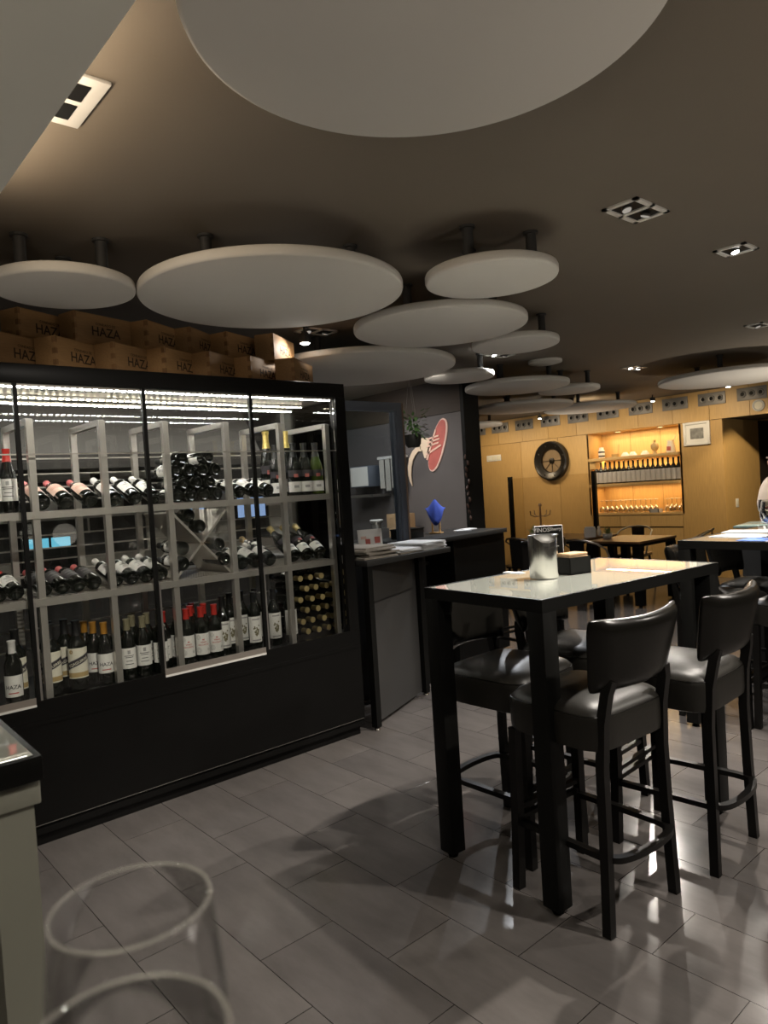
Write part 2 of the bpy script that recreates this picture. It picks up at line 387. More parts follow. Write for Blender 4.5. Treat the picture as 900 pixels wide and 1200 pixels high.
# wood wall at the far end: panels with thin dark joints, a niche, a passage
WY = 10.0; NX0, NX1 = -6.42, -4.93; PX0, PX1 = -4.31, -3.05
def oak_panels(name, rects, parent=None):
    mb = MB()
    for i, (x0, x1, z0, z1) in enumerate(rects):
        mb.bx(x0 + .003, x1 - .003, WY, WY + .03, z0 + .003, z1 - .003, mi=i % 3)
    o = mb.build(name, ['oak', 'oak_b', 'oak_c']); o['kind'] = 'structure'; return o
edges = [-9.6, -8.9, -8.25, -7.72, -7.18, -6.63, -6.09, -5.55, -5.01, -4.48, -3.94, -3.4, -2.86, -2.3, -1.6, -0.8]
oak_panels('wall_far', [(a, b, 2.2, CZ) for a, b in zip(edges[:-1], edges[1:])]
  + [(a, b, 0, 2.2) for a, b in zip((-9.6, -8.78, -7.77, -7.0), (-8.78, -7.77, -7.0, NX0))]
  + [(NX1, PX0, 0, 2.2), (PX1, -2.2, 0, 2.2), (-2.2, -0.8, 0, 2.2)]
  + [(a, b, 0.0, 0.70) for a, b in zip((NX0, -5.93, -5.43), (-5.93, -5.43, NX1))]
  + [(a, b, 0.715, 0.885) for a, b in zip((NX0, -5.93, -5.43), (-5.93, -5.43, NX1))])
struct('trim_4', MB().bx(-9.6, NX0 - .012, WY + .031, WY + .05, 0, CZ).bx(NX1 + .012, PX0 - .005, WY + .031, WY + .05, 0, CZ).bx(NX0, NX1, WY + .031, WY + .05, 0, .9)
       .bx(-9.6, -0.8, WY + .031, WY + .05, 2.2, CZ).bx(PX1, -0.8, WY + .031, WY + .05, 0, 2.2), 'groove')
nd = 0.40
struct('wall_niche', MB().bx(NX0, NX1, WY + nd, WY + nd + .03, .9, 2.2, 0).bx(NX0 - .03, NX0, WY, WY + nd, .9, 2.2, 1).bx(NX1, NX1 + .03, WY, WY + nd, .9, 2.2, 1)
       .bx(NX0, NX1, WY + .03, WY + nd, 2.2, 2.23, 1).bx(NX0, NX1, WY + .0, WY + nd, .895, .926, 2), ['oak', 'oak_b', 'oak_c'])
struct('trim_5', MB().bx(-5.92, -5.917, WY + nd - .003, WY + nd, .93, 2.2).bx(-5.42, -5.417, WY + nd - .003, WY + nd, .93, 2.2), 'groove')
struct('wall_passage', MB().bx(PX0 - .03, PX0, WY + .03, 11.2, 0, 2.2, 0).bx(PX0 - .03, PX1, 11.2, 11.9, 2.2, 2.22, 0), ['oak_b'])
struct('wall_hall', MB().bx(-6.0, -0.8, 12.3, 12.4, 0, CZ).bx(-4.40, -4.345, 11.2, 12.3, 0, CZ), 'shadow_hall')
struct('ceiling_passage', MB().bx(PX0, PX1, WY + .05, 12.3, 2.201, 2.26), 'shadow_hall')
area((-5.68, WY + .22, 2.185), (-5.68, WY + .22, 0), 8, 1.3, 0.1, (1.0, 0.74, 0.38))
area((-5.68, WY + .22, 1.342), (-5.68, WY + .22, 0), 7, 1.3, 0.1, (1.0, 0.64, 0.27))
area((-5.68, WY + .25, 1.752), (-5.68, WY + .25, 0), 7, 1.3, 0.08, (1.0, 0.66, 0.25))

# ------------------------------------------------------------------ ceiling discs
def disc(x, y, r, z, label, rods):
    t = thing('ceiling_disc', label, 'acoustic disc', (x, y, z), 0)
    th = .045; q = .012
    MB().lathe([(0, 0), (r - q, 0), (r - q * .3, q * .3), (r, q), (r, th - q), (r - q * .3, th - q * .3), (r - q, th), (0, th)], 96).build('panel', 'disc', t, 50)
    for dx, dy in rods:
        MB().lathe([(0, th), (.024, th), (.024, CZ - z - .012), (.034, CZ - z - .01), (.034, CZ - z), (0, CZ - z)], 16, T=Matrix.Translation((dx, dy, 0))).build('hanging_rod', 'charcoal', t)
    return t
DZ = 2.42
def rods(r, a=-0.86, k=.62): return [(r * k * cos(a + j * 2 * pi / 3 + pi / 2), r * k * sin(a + j * 2 * pi / 3 + pi / 2)) for j in range(3)]
for (x, y, r, lb) in [
    (-0.982, 1.045, .477, 'huge pale disc overhead, cut off by the top of the photo'),
    (-3.13, 1.02, .285, 'small pale disc above the wooden boxes at far left, cut by the photo edge'),
    (-2.80, 1.843, .60, 'large pale disc hanging just in front of the wooden wine boxes'),
    (-2.10, 2.558, .30, 'small pale disc uppermost of the right hand cluster over the bar table'),
    (-2.90, 3.045, .505, 'wide pale disc just below the uppermost small disc of the cluster'),
    (-3.03, 3.905, .293, 'small pale disc right of the wide one, beside a lit recessed lamp'),
    (-4.19, 3.486, .73, 'wide pale disc behind the last wine box, above the glazed kitchen screen'),
    (-4.17, 4.577, .30, 'small disc with a brightly lit top edge, above the dark grey wall corner'),
    (-4.38, 5.63, .505, 'medium disc over the dining area, overlapping the right end of a small one'),
    (-4.34, 6.45, .315, 'small disc peeking out to the right behind the medium dining area disc'),
    (-5.58, 7.27, .615, 'disc in front of the oak wall, left one with a lit rounded left edge'),
    (-5.36, 8.42, .60, 'disc nearest the lit niche, glowing orange underneath'),
    (-7.60, 8.50, .53, 'disc low beside the grey wall corner in front of the leftmost air nozzle plates'),
    (-3.15, 7.56, .70, 'wide disc at the right edge of the photo above the picture frame')]:
    disc(x, y, r, DZ, lb, rods(r))
t = tag(MB().lathe([(0, -.012), (.12, -.012), (.152, -.004), (.155, .006), (.155, .02), (0, .02)], 48).build('ceiling_speaker', 'disc'), 'small round white cover plate flush on the ceiling between the discs', 'ceiling cover')
t.location = (-4.0, 5.586, CZ - .02)

# ------------------------------------------------------------------ recessed lamps
def recessed(x, y, ln, wd, rz, label, on=(1, 1)):
    t = thing('recessed_lamp', label, 'ceiling lamp', (x, y, CZ), rz)
    f = MB(); b = .022
    f.bx(-ln / 2, ln / 2, -wd / 2, -wd / 2 + b, -.008, 0).bx(-ln / 2, ln / 2, wd / 2 - b, wd / 2, -.008, 0)
    f.bx(-ln / 2, -ln / 2 + b, -wd / 2, wd / 2, -.008, 0).bx(ln / 2 - b, ln / 2, -wd / 2, wd / 2, -.008, 0)
    if len(on) == 2: f.bx(-b / 2, b / 2, -wd / 2, wd / 2, -.008, 0)
    f.build('frame', 'white_metal', t)
    MB().bx(-ln / 2 + b, ln / 2 - b, -wd / 2 + b, wd / 2 - b, -.002, 0).build('housing', 'black', t)
    for i, q in enumerate(on):
        cx = 0 if len(on) == 1 else (-ln / 4 if i == 0 else ln / 4)
        T = Matrix.Translation((cx, 0, -.026)) @ Matrix.Rotation(rad(20 if i else -15), 4, 'X')
        bulb = MB().lathe([(0, 0.012), (.018, .012), (.022, .015), (.018, .024), (0, .024)], 20, T=T).build('bulb', 'bulb_dark', t)
        MB().lathe([(0, .009), (.018, .009), (.019, .0125), (0, .0125)], 20, T=T).build('lens', 'lamp_on' if q else 'lamp_dim', bulb)
    return t
recessed(-1.55, 2.865, .27, .16, rad(90), 'unlit double recessed lamp in the ceiling above the bar table', (0, 0))
recessed(-1.54, 3.83, .17, .16, rad(90), 'single recessed lamp shining brightly near the right edge of the ceiling', (1,))
t = thing('recessed_lamp', 'white plate with two dark lamp slots next to the lowered ceiling at top left', 'ceiling lamp', (-2.0, .705, CZ))
MB().bx(-.135, .135, -.062, .062, -.010, 0, bev=.002).build('plate', 'white_metal', t)
for x in (-.055, .055): MB().bx(x - .042, x + .042, -.026, .022, -.012, -.008).build('slot', 'black', t)
lx = recessed(-3.95, 2.93, .27, .16, rad(90), 'white framed recessed lamp behind the large disc, with a spot hanging from it', (0, 0))
recessed(-3.86, 6.93, .27, .16, rad(90), 'lit double recessed lamp in the ceiling in front of the oak wall', (1, 1))
recessed(-3.98, 4.90, .27, .16, rad(90), 'lit recessed lamp glaring between the small discs of the cluster', (1, 0))
recessed(-2.27, 6.0, .20, .14, rad(90), 'small dim recessed lamp at the right edge of the ceiling', (0,))
# spot hanging out of one frame, lighting the last wine box
t = thing('spot_lamp', 'small black spot lamp hanging from the ceiling beside the last wine box, shining', 'spot lamp', (-3.80, 2.72, 2.485))
MB().lathe([(0, .0), (.028, .0), (.036, .008), (.036, .05), (.02, .075), (0, .075)], 20).build('lamp_head', 'charcoal', t)
MB().lathe([(0, -.006), (.02, -.005), (.031, .001), (.031, .004), (0, .004)], 20).build('lens', 'lamp_on', t)
MB().tube([(0, 0, .07), (0, 0, .135)], .008).build('stem', 'charcoal', t)
spot((-3.77, 2.70, 2.47), (-3.70, 2.45, 2.2), 9, NEUT, 150, 0.5)
# wall-washing track heads close to the oak wall
for i, (x, y) in enumerate(((-5.09, 9.6), (-3.87, 9.2), (-7.15, 9.75))):
    t = thing('track_spot', ['small lit spot lamp on the ceiling over the middle of the niche wall', 'small lit spot lamp on the ceiling below the wide right hand disc', 'small lit spot lamp on the ceiling above the gong'][i], 'spot lamp', (x, y, CZ - .09), 0, 'spots along the oak wall')
    MB().lathe([(0, 0), (.03, 0), (.036, .01), (.036, .05), (0, .06)], 16).build('lamp_head', 'charcoal', t)
    MB().lathe([(0, -.004), (.026, -.004), (.027, .002), (0, .002)], 16).build('lens', 'lamp_on', t)
    MB().tube([(0, 0, .055), (0, 0, .09)], .008).build('stem', 'charcoal', t)

# ------------------------------------------------------------------ wine cabinet
XF, XB, Y0, Y1 = -3.445, -4.10, 0.27, 2.735
cab = thing('wine_cabinet', 'long black glazed wine cabinet with steel racks, full of bottles', 'wine cabinet', ((XF + XB) / 2, (Y0 + Y1) / 2, 0))
cx, cy = (XF + XB) / 2, (Y0 + Y1) / 2
def cp(mb, name, m, parent=None, ang=35):
    """build a cabinet part from world coordinates"""
    bmesh.ops.translate(mb.bm, verts=mb.bm.verts, vec=(-cx, -cy, 0))
    return mb.build(name, m, parent or cab, ang)
cp(MB().bx(XB, XF - .012, Y0, Y1, .085, .56).bx(XB, XF, Y0, Y1, .10, .545).bx(XB + .02, XF - .03, Y0 + .02, Y1 - .02, 0, .085).bx(XB, XF + .004, Y0, Y1, .545, .565).bx(XB, XF - .006, Y0, Y1, .055, .085), 'base', 'cabinet_black')
cp(MB().bx(XB, XF, Y0, Y1, .565, .636).bx(XF - .012, XF + .002, Y0, Y1, .60, .655), 'sill', 'cabinet_black')
cp(MB().bx(XF + .0005, XF + .0025, Y0, Y1 - .06, .5525, .5555).bx(XF + .0005, XF + .0025, Y0, Y1 - .01, .100, .1025), 'edge_highlight', 'steel_soft')  # thin pale strips stand in for highlights along the base grooves
cp(MB().bx(XB, XF, Y0, Y1, 2.085, 2.17, bev=.003), 'header', 'cabinet_black')
cp(MB().bx(XF - .06, XF, Y1 - .075, Y1, .64, 2.085), 'corner_post', 'cabinet_black')
cp(MB().bx(XB, XB + .05, Y1 - .05, Y1, .64, 2.085), 'corner_post', 'steel_soft')
cp(MB().bx(XF - .06, XF, Y0, Y0 + .06, .64, 2.085), 'corner_post', 'cabinet_black')
cp(MB().bx(XB, XB + .05, Y0, Y0 + .06, .64, 2.085), 'corner_post', 'cabinet_black')
DY = [Y0 + .06, .876, 1.462, 2.071, Y1 - .075]
for i, y in enumerate(DY[1:4]):
    cp(MB().bx(XF - .022, XF, y - .008, y + .010, .65, 2.085, 0).bx(XF - .022, XF - .002, y + .010, y + .020, .65, 1.10, 1), 'mullion', ['black', 'steel_soft'])
for i in range(4):
    d = cp(MB().bx(XF - .012 - .012 * (i % 2), XF - .008 - .012 * (i % 2), DY[i] + .006, DY[i + 1] - .006, .655, 2.08), 'glass_door', 'pane')
    if i in (0, 2):
        cp(MB().bx(XF - .004, XF + .003, DY[i] + .01, DY[i + 1] - .01, .642, .672, 0).bx(XF - .004, XF + .006, DY[i] + .01, DY[i + 1] - .01, .632, .642, 1), 'door_track', ['alu', 'white_metal'], d)
cp(MB().bx(XF - .03, XF - .02, Y0 + .06, Y1 - .07, 1.762, 1.768), 'tie_bar', 'steel')
cp(MB().bx(XB, XB + .004, Y0 + .06, Y1 - .05, .64, 2.085), 'back_pane', 'pane')
cp(MB().bx(XB + .05, XF - .06, Y1 - .008, Y1 - .003, .64, 2.085), 'side_pane', 'pane')
cp(MB().bx(XB + .05, XF - .06, Y0, Y0 + .008, .64, 2.085), 'side_panel', 'cabinet_black')
cp(MB().bx(XB + .01, XF - .02, Y0 + .06, Y1 - .06, 2.078, 2.084), 'inner_roof', 'steel_soft')
for i, (x, z, m) in enumerate(((XF - .028, 2.066, 'led_row'), (XF - .33, 2.062, 'led_row_warm'), (XF - .45, 2.05, 'led_row'))):
    st = cp(MB().bx(x - .012, x + .012, Y0 + .07, Y1 - .09, z + .005, z + .014), 'led_strip', 'steel')
    q = MB().bx(x - .006, x + .006, Y0 + .08, Y1 - .10, z, z + .006); cp(q, 'led_diffuser', m, st)
UY = [0.60, .945, 1.272, 1.597, 1.948, 2.300, 2.635]
XR, XK = -3.53, -3.95
for y in UY:
    u = MB(); u.bx(XR - .016, XR + .016, y - .015, y + .015, .64, 1.93).bx(XK - .016, XK + .016, y - .015, y + .015, .64, 1.93).bx(XK, XR, y - .015, y + .015, 1.905, 1.935)
    cp(u, 'rack_upright', 'steel')
def shelf(z):
    m = MB(); m.bx(XR + .012, XR + .022, .45, 2.64, z - .034, z, 0).bx(XK - .022, XK - .012, .45, 2.64, z - .034, z, 0)
    for k in range(11): m.bx(XK - .012, XR + .012, .47 + k * .2165 - .006, .47 + k * .2165 + .006, z - .02, z - .006, 0)
    for k in range(15): x = XK + (XR - XK) * k / 14; m.bx(x - .0025, x + .0025, .45, 2.64, z - .006, z, 0)
    for k in range(74): y = .46 + k * .0295; m.bx(XK, XR, y - .0018, y + .0018, z - .004, z + .001, 0)
    return cp(m, 'wire_shelf', 'steel')
shelf(1.505); shelf(1.102)
for z in (.80, .90, 1.19, 1.25, 1.31, 1.38, 1.56, 1.63, 1.70, 1.78):
    cp(MB().bx(XK - .034, XK - .028, .45, 2.64, z - .004, z + .004), 'back_rod', 'steel')
for z in (1.59, 1.19):   # bar the necks rest on
    cp(MB().bx(XK + .10, XK + .106, .45, 2.64, z - .012, z + .0), 'neck_bar', 'steel')
XDIV = thing('bottle_divider', 'steel X shaped bottle divider on the lower shelf of the wine cabinet', 'bottle divider', (-3.73, 1.775, 1.103))
for s in (-1, 1):
    MB().box((0, 0, .178), (.36, .012, .475), rot=(s * rad(42.5), 0, 0)).build('plate', 'steel', XDIV)

# ------------------------------------------------------------------ bottles
def patch(r, a0, a1, z0, z1, n=12):
    vs = []; fs = []
    for k in range(n + 1):
        a = a0 + (a1 - a0) * k / n
        vs += [(r * cos(a), r * sin(a), z0), (r * cos(a), r * sin(a), z1)]
    for k in range(n): fs.append((2 * k, 2 * k + 2, 2 * k + 3, 2 * k + 1))
    return vs, fs
def wrap(mb, flat, r0, r, z, mi, slope=0.0):
    v, f = flat
    c, s_ = cos(slope), sin(slope)
    vs = []
    for x, y in v:
        x, y = x * c - y * s_, x * s_ + y * c
        a = x / r0; vs.append((r * cos(a), r * sin(a), z + y))
    mb.raw(vs, f, mi)
SHAPE = {
 'bordeaux': (.0375, [(0, .018), (.018, .012), (.030, 0), (.0365, .003), (.0375, .010), (.0375, .188), (.0355, .203), (.027, .221), (.018, .236), (.0150, .250), (.0150, .292), (.0165, .294), (.0165, .3005), (0, .3005)], .300),
 'burgundy': (.040, [(0, .020), (.020, .013), (.032, 0), (.039, .003), (.040, .010), (.040, .150), (.037, .176), (.029, .205), (.020, .235), (.0155, .258), (.0150, .290), (.0165, .292), (.0165, .299), (0, .299)], .298),
 'sparkling': (.042, [(0, .024), (.022, .015), (.034, 0), (.041, .004), (.042, .012), (.042, .160), (.039, .184), (.030, .212), (.021, .240), (.0165, .265), (.0160, .300), (.0185, .302), (.0185, .312), (0, .315)], .314),
 'vermouth': (.0445, [(0, .018), (.02, .012), (.036, 0), (.0435, .004), (.0445, .012), (.0445, .205), (.042, .225), (.030, .246), (.019, .262), (.0165, .275), (.0165, .322), (.018, .324), (.018, .332), (0, .333)], .332),
}
def capsule_mb(shape, z0, top):
    r, prof, h = SHAPE[shape]
    p = [(rr + .0012, z) for rr, z in prof if z >= z0 and rr > 0]
    p = [(p[0][0], z0)] + p[1:] if p else p
    return MB().lathe(p + [(p[-1][0], h + .0015), (0, h + .002)], 18)
def label_mb(kind, r):
    mb = MB(); e = .0006; mats = ['label_white', 'ink']
    A = rad(72)
    if kind == 'plain':
        mb.raw(*patch(r + e, -A, A, .055, .150)); wrap(mb, text('HAZA', .024), r, r + 2 * e, .098, 1); mb.raw(*patch(r + 2 * e, -.55, .55, .070, .0745), mi=2); mats = ['label_white', 'ink', 'ink_red']
    elif kind == 'lines':
        mb.raw(*patch(r + e, -A, A, .055, .158))
        for z, w in ((.118, .62), (.110, .5), (.092, .4), (.076, .55)): mb.raw(*patch(r + 2 * e, -w, w, z, z + .003), mi=1)
        mb.raw(*patch(r + 2 * e, -.18, .18, .128, .147), mi=2); mats = ['label_white', 'ink', 'ink_grey']
    elif kind == 'vermouth':
        mb.raw(*patch(r + e, -A, A, .060, .205)); L = .112
        # slanting black band with the name on it, bronze foot, round seal
        for dz0, dz1, k in ((-.016, .016, 1), (-.0185, -.0165, 3), (.0165, .0185, 3)):
            vs = []; fs = []
            for q in range(15):
                x = -L / 2 + L * q / 14; a = x / r; zc = .140 + x * .42
                vs += [(((r + 2 * e) * cos(a)), (r + 2 * e) * sin(a), zc + dz0), ((r + 2 * e) * cos(a), (r + 2 * e) * sin(a), zc + dz1)]
            for q in range(14): fs.append((2 * q, 2 * q + 2, 2 * q + 3, 2 * q + 1))
            mb.raw(vs, fs, k)
        wrap(mb, text('YZAGUIRRE', .0185), r, r + 3 * e, .136, 0, rad(22))
        mb.raw(*patch(r + 2 * e, -A * .96, A * .96, .066, .088), mi=2)
        n = 16; wrap(mb, ([(-.030 + .0095 * cos(2 * pi * k / n), .0095 * sin(2 * pi * k / n)) for k in range(n)], [tuple(range(n))]), r, r + 2 * e, .188, 2)
        mats = ['cream', 'ink', 'bronze', 'ink_grey']
    elif kind == 'red_print':
        mb.raw(*patch(r + e, -A, A, .045, .160))
        wrap(mb, text('MI', .012), r, r + 2 * e, .126, 1); wrap(mb, text('VINO', .013), r, r + 2 * e, .112, 1); wrap(mb, text('FAVORITO', .0115), r, r + 2 * e, .098, 1)
        for (x, z, q) in ((-.027, .140, .012), (-.026, .070, .014), (.026, .072, .007)):
            for rr in (q, q * .55):
                n = 14; v = []; f = []
                for k in range(n):
                    a = 2 * pi * k / n; v += [(x + rr * cos(a), rr * sin(a)), (x + (rr - .0018) * cos(a), (rr - .0018) * sin(a))]
                for k in range(n): f.append((2 * k, 2 * ((k + 1) % n), 2 * ((k + 1) % n) + 1, 2 * k + 1))
                wrap(mb, (v, f), r, r + 2 * e, z, 2)
        mats = ['label_white', 'ink_red', 'ink_grey']
    elif kind == 'grapes':
        mb.raw(*patch(r + e, -A, A, .040, .175))
        rr = random.Random(3)
        for k in range(34):
            v = rr.random(); x = rr.uniform(-1, 1) * (.020 * (1 - .75 * v)); z = .128 - v * .052; q = .0042
            wrap(mb, ([(x + q * cos(2 * pi * j / 7), q * sin(2 * pi * j / 7)) for j in range(7)], [tuple(range(7))]), r, r + 2 * e + 1e-5 * k, z, 1)
        wrap(mb, ([(-.028, .0), (-.005, .012), (.026, .004), (.006, -.006)], [(0, 1, 2, 3)]), r, r + 2 * e, .134, 1)
        mb.raw(*patch(r + 2 * e, -.6, .6, .157, .164), mi=2); mb.raw(*patch(r + 2 * e, -.7, .7, .048, .055), mi=2)
        mats = ['label_white', 'ink_olive', 'ink_grey']
    elif kind == 'peach':
        mb.raw(*patch(r + e, -A, A, .050, .165)); mb.raw(*patch(r + 2 * e, -.9, .9, .105, .108), mi=1); mb.raw(*patch(r + 2 * e, -.9, .9, .12, .123), mi=1); mats = ['label_peach', 'ink_red']
    elif kind == 'dark':
        mb.raw(*patch(r + e, -A, A, .050, .165)); mb.raw(*patch(r + 2 * e, -.7, .7, .12, .123), mi=1); mb.raw(*patch(r + 2 * e, -.7, .7, .085, .088), mi=1); mats = ['label_dark', 'ink_grey']
    elif kind == 'sparkling':
        mb.raw(*patch(r + e, -A, A, .020, .082)); mb.raw(*patch(r + 2 * e, -.35, .35, .045, .060), mi=1)
        mb.raw(*patch(r + e, -A, A, .112, .150), mi=2); mb.raw(*patch(r + 2 * e, -.3, .3, .108, .128), mi=3); mats = ['label_white', 'ink_grey', 'ink', 'ham_red']
    return mb, mats
PROTO = {}
def bottle(loc, rot, shape, cap, lab, label, group, glassm='bottle_glass', z0=None, name='wine_bottle', cat='wine bottle'):
    key = (shape, cap, lab, glassm)
    if key not in PROTO:
        r, prof, h = SHAPE[shape]
        t = thing(name, label, cat, loc, 0, group)
        MB().lathe(prof, 22).build('body', glassm, t, 40)
        if cap: capsule_mb(shape, z0 or h - .062, h).build('capsule', cap, t, 40)
        if lab:
            mb, mm = label_mb(lab, r); mb.build('paper_label', mm, t, 60)
        PROTO[key] = t; t.rotation_euler = rot; return t
    t = dup(PROTO[key], loc, rot, label, group); return t
def face(yaw=-12): return (0, 0, rad(yaw))
def lying(tilt, roll=0):
    """base to the room, neck to the back and up by tilt degrees, label on top"""
    return (Matrix.Rotation(rad(-(90 - tilt)), 4, 'Y') @ Matrix.Rotation(rad(roll), 4, 'Z')).to_euler()
SH1, SH2, DK = 1.507, 1.104, .637
def row_label(i, n, what, where):
    pos = 'leftmost' if i == 0 else 'rightmost' if i == n - 1 else 'middle' if n == 3 else f'{ORD[i]} from left' if i < n / 2 else f'{ORD[n - 1 - i]} from right'
    return f'{pos}, {what} {where}'
def lying_row(ys, z, tilt, shape, cap, lab, what, where, group, x=-3.56, roll=0, **k):
    r = SHAPE[shape][0]
    for i, y in enumerate(ys):
        zz = z + r * cos(rad(tilt)) + .001
        bottle((x, y, zz), lying(tilt, roll + random.uniform(-6, 6)), shape, cap, lab, row_label(i, len(ys), what, where), group, **k)
# upper shelf
for i, (x, y) in enumerate(((-3.60, .79), (-3.66, .872))):
    bottle((x, y, SH1), face(-18), 'burgundy', 'cap_red', 'lines', row_label(i, 2, 'red-capped bottle standing', 'on the upper shelf at the far left edge'), 'red-capped bottles standing on the upper shelf', z0=.225)
lying_row((.985, 1.092, 1.205), SH1, 19, 'burgundy', 'cap_pink', 'peach', 'lying peach-labelled bottle with pink cap', 'on the upper shelf', 'pink-capped bottles on the upper shelf')
lying_row((1.325, 1.43, 1.53), SH1, 21, 'bordeaux', 'cap_white', 'lines', 'lying white-capped bottle', 'on the upper shelf, left of the pyramid', 'white-capped bottles on the upper shelf')
r = .0375; k = 0
for row, (ys, z) in enumerate((((1.655, 1.731, 1.807, 1.884), 1.545), ((1.693, 1.769, 1.846), 1.611), ((1.655, 1.731, 1.807, 1.884), 1.677), ((1.693, 1.846), 1.743))):
    for i, y in enumerate(ys):
        bottle((-3.555, y, z), lying(0, random.uniform(0, 360)), 'bordeaux', 'cap_black', 'lines',
               row_label(i, len(ys), 'dark bottle base', f'in {["the bottom", "the second", "the third", "the top"][row]} row of the pyramid'), 'bottles piled up on the upper shelf')
lying_row((2.03, 2.125, 2.22), SH1, 14, 'bordeaux', 'cap_white', 'lines', 'lying white-labelled bottle', 'on the upper shelf, right of the pyramid', 'white-labelled bottles on the upper shelf')
for i, (x, y) in enumerate(((-3.61, 2.37), (-3.60, 2.432), (-3.59, 2.505), (-3.585, 2.585))):
    bottle((x if i else -3.70, y, SH1), face(-18), 'sparkling', 'cap_black', 'sparkling', row_label(i, 4, 'black-capped standing sparkling bottle', 'on the upper shelf'), 'black-capped sparkling bottles', glassm='green_glass' if i == 3 else 'bottle_glass', z0=.20, name='sparkling_bottle', cat='sparkling wine bottle')
for i, (x, y) in enumerate(((-3.78, 2.36), (-3.76, 2.49))):
    t = bottle((x, y, SH1), face(-18), 'sparkling', 'cap_foil', 'sparkling', row_label(i, 2, 'tall sparkling bottle with golden foil neck', 'behind the black-capped ones'), 'gold-foiled tall sparkling bottles', z0=.185, name='sparkling_bottle', cat='sparkling wine bottle')
    t.scale = (1.08, 1.08, 1.28)
# lower shelf
lying_row((.775, .845), SH2, 14, 'bordeaux', 'cap_red', 'lines', 'red-capped bottle lying', 'on the lower shelf at the far left edge', 'red-capped bottles on the lower shelf')
lying_row((.968, 1.048, 1.122, 1.196), SH2, 12, 'bordeaux', 'cap_pink', 'dark', 'lying dark-labelled bottle with pink cap', 'on the lower shelf', 'pink-capped dark bottles on the lower shelf')
lying_row((1.305, 1.385, 1.463, 1.54), SH2, 16, 'bordeaux', 'cap_white', 'lines', 'lying white-capped bottle', 'on the lower shelf, left of the X', 'white-capped bottles on the lower shelf')
for i, (y, z, lb) in enumerate(((1.712, 1.435, 'upper one in the top notch'), (1.762, 1.373, 'lower one in the top notch'), (1.668, 1.262, 'upper one in the left notch'), (1.654, 1.182, 'lower one in the left notch'), (1.880, 1.262, 'upper one in the right notch'), (1.897, 1.182, 'lower one in the right notch'))):
    bottle((-3.56 + .02 * (i % 2), y, z), lying(2, random.uniform(-60, 60)), 'bordeaux', 'cap_black', 'lines', f'dark bottle lying in the steel X divider, {lb}', 'bottles in the steel X divider')
lying_row((2.02, 2.11, 2.205), SH2, 16, 'bordeaux', 'cap_white', 'lines', 'lying white-labelled bottle', 'on the lower shelf, right of the X', 'white-labelled bottles on the lower shelf')
lying_row((2.372, 2.465, 2.560), SH2, 33, 'sparkling', 'cap_gold', 'sparkling', 'tilted gold-necked sparkling bottle', 'on the lower shelf', 'tilted gold-necked bottles', name='sparkling_bottle', cat='sparkling wine bottle')
bottle((-3.72, 2.28, SH2 + .040), lying(20, 30), 'sparkling', 'cork', 'lines', 'cork-topped bottle lying behind the gold-necked bottles on the lower shelf', 'tilted gold-necked bottles')
# floor of the cabinet
W1 = 'on the cabinet floor'
bottle((-3.50, .795, DK), face(-20), 'bordeaux', 'cap_white', 'plain', 'wine bottle with a white label and cap in front of a vermouth bottle, far left', 'wine bottles at the far left of the cabinet floor')
for i, (x, y) in enumerate(((-3.605, .835), (-3.60, .985), (-3.70, 1.005), (-3.68, 1.075), (-3.585, 1.10))):
    bottle((x, y, DK), face(-16), 'vermouth', 'cap_black', 'vermouth', ['vermouth bottle with slanted black band, left of the first black door frame', 'vermouth bottle with slanted black band, half behind the first steel upright', 'vermouth bottle in the back, behind the half hidden one', 'vermouth bottle in the back, just left of the fully visible one', 'vermouth bottle with slanted black band, fully visible one'][i], 'vermouth bottles', name='vermouth_bottle', cat='vermouth bottle', z0=.262)
for i, (x, y) in enumerate(((-3.80, 1.165), (-3.73, 1.185), (-3.66, 1.205), (-3.585, 1.232))):
    bottle((x, y, DK), face(-16), 'bordeaux', 'cap_amber', 'plain', row_label(i, 4, 'amber-capped wine bottle', 'standing on the cabinet floor'), 'amber-capped wine bottles')
for i, (x, y) in enumerate(((-3.66, 1.322), (-3.66, 1.402), (-3.66, 1.482), (-3.575, 1.343), (-3.575, 1.423), (-3.565, 1.508), (-3.75, 1.36), (-3.75, 1.44))):
    bottle((x, y, DK), face(-16), 'bordeaux', 'cap_olive', 'lines', row_label(i % 3, 3 if i < 6 else 2, 'olive-capped wine bottle', ['in its second row', 'in its front row', 'in its back row'][i // 3]), 'olive-capped wine bottles')
for i, (x, y) in enumerate(((-3.62, 1.552),)):
    bottle((x, y, DK), face(-16), 'bordeaux', 'cap_red', 'lines', 'red-capped bottle half behind the second black door frame on the cabinet floor', 'red-capped wine bottles on the cabinet floor')
for i, (x, y) in enumerate(((-3.585, 1.668), (-3.575, 1.748), (-3.575, 1.828), (-3.665, 1.65), (-3.665, 1.73), (-3.665, 1.81), (-3.75, 1.70), (-3.75, 1.78))):
    bottle((x, y, DK), face(-16), 'bordeaux', 'cap_red', 'red_print', row_label(i % 3, 3 if i < 6 else 2, 'red-capped red-print bottle', ['in the front row', 'in the middle row', 'in the back row'][i // 3] + ' of its group'), 'red-capped wine bottles on the cabinet floor')
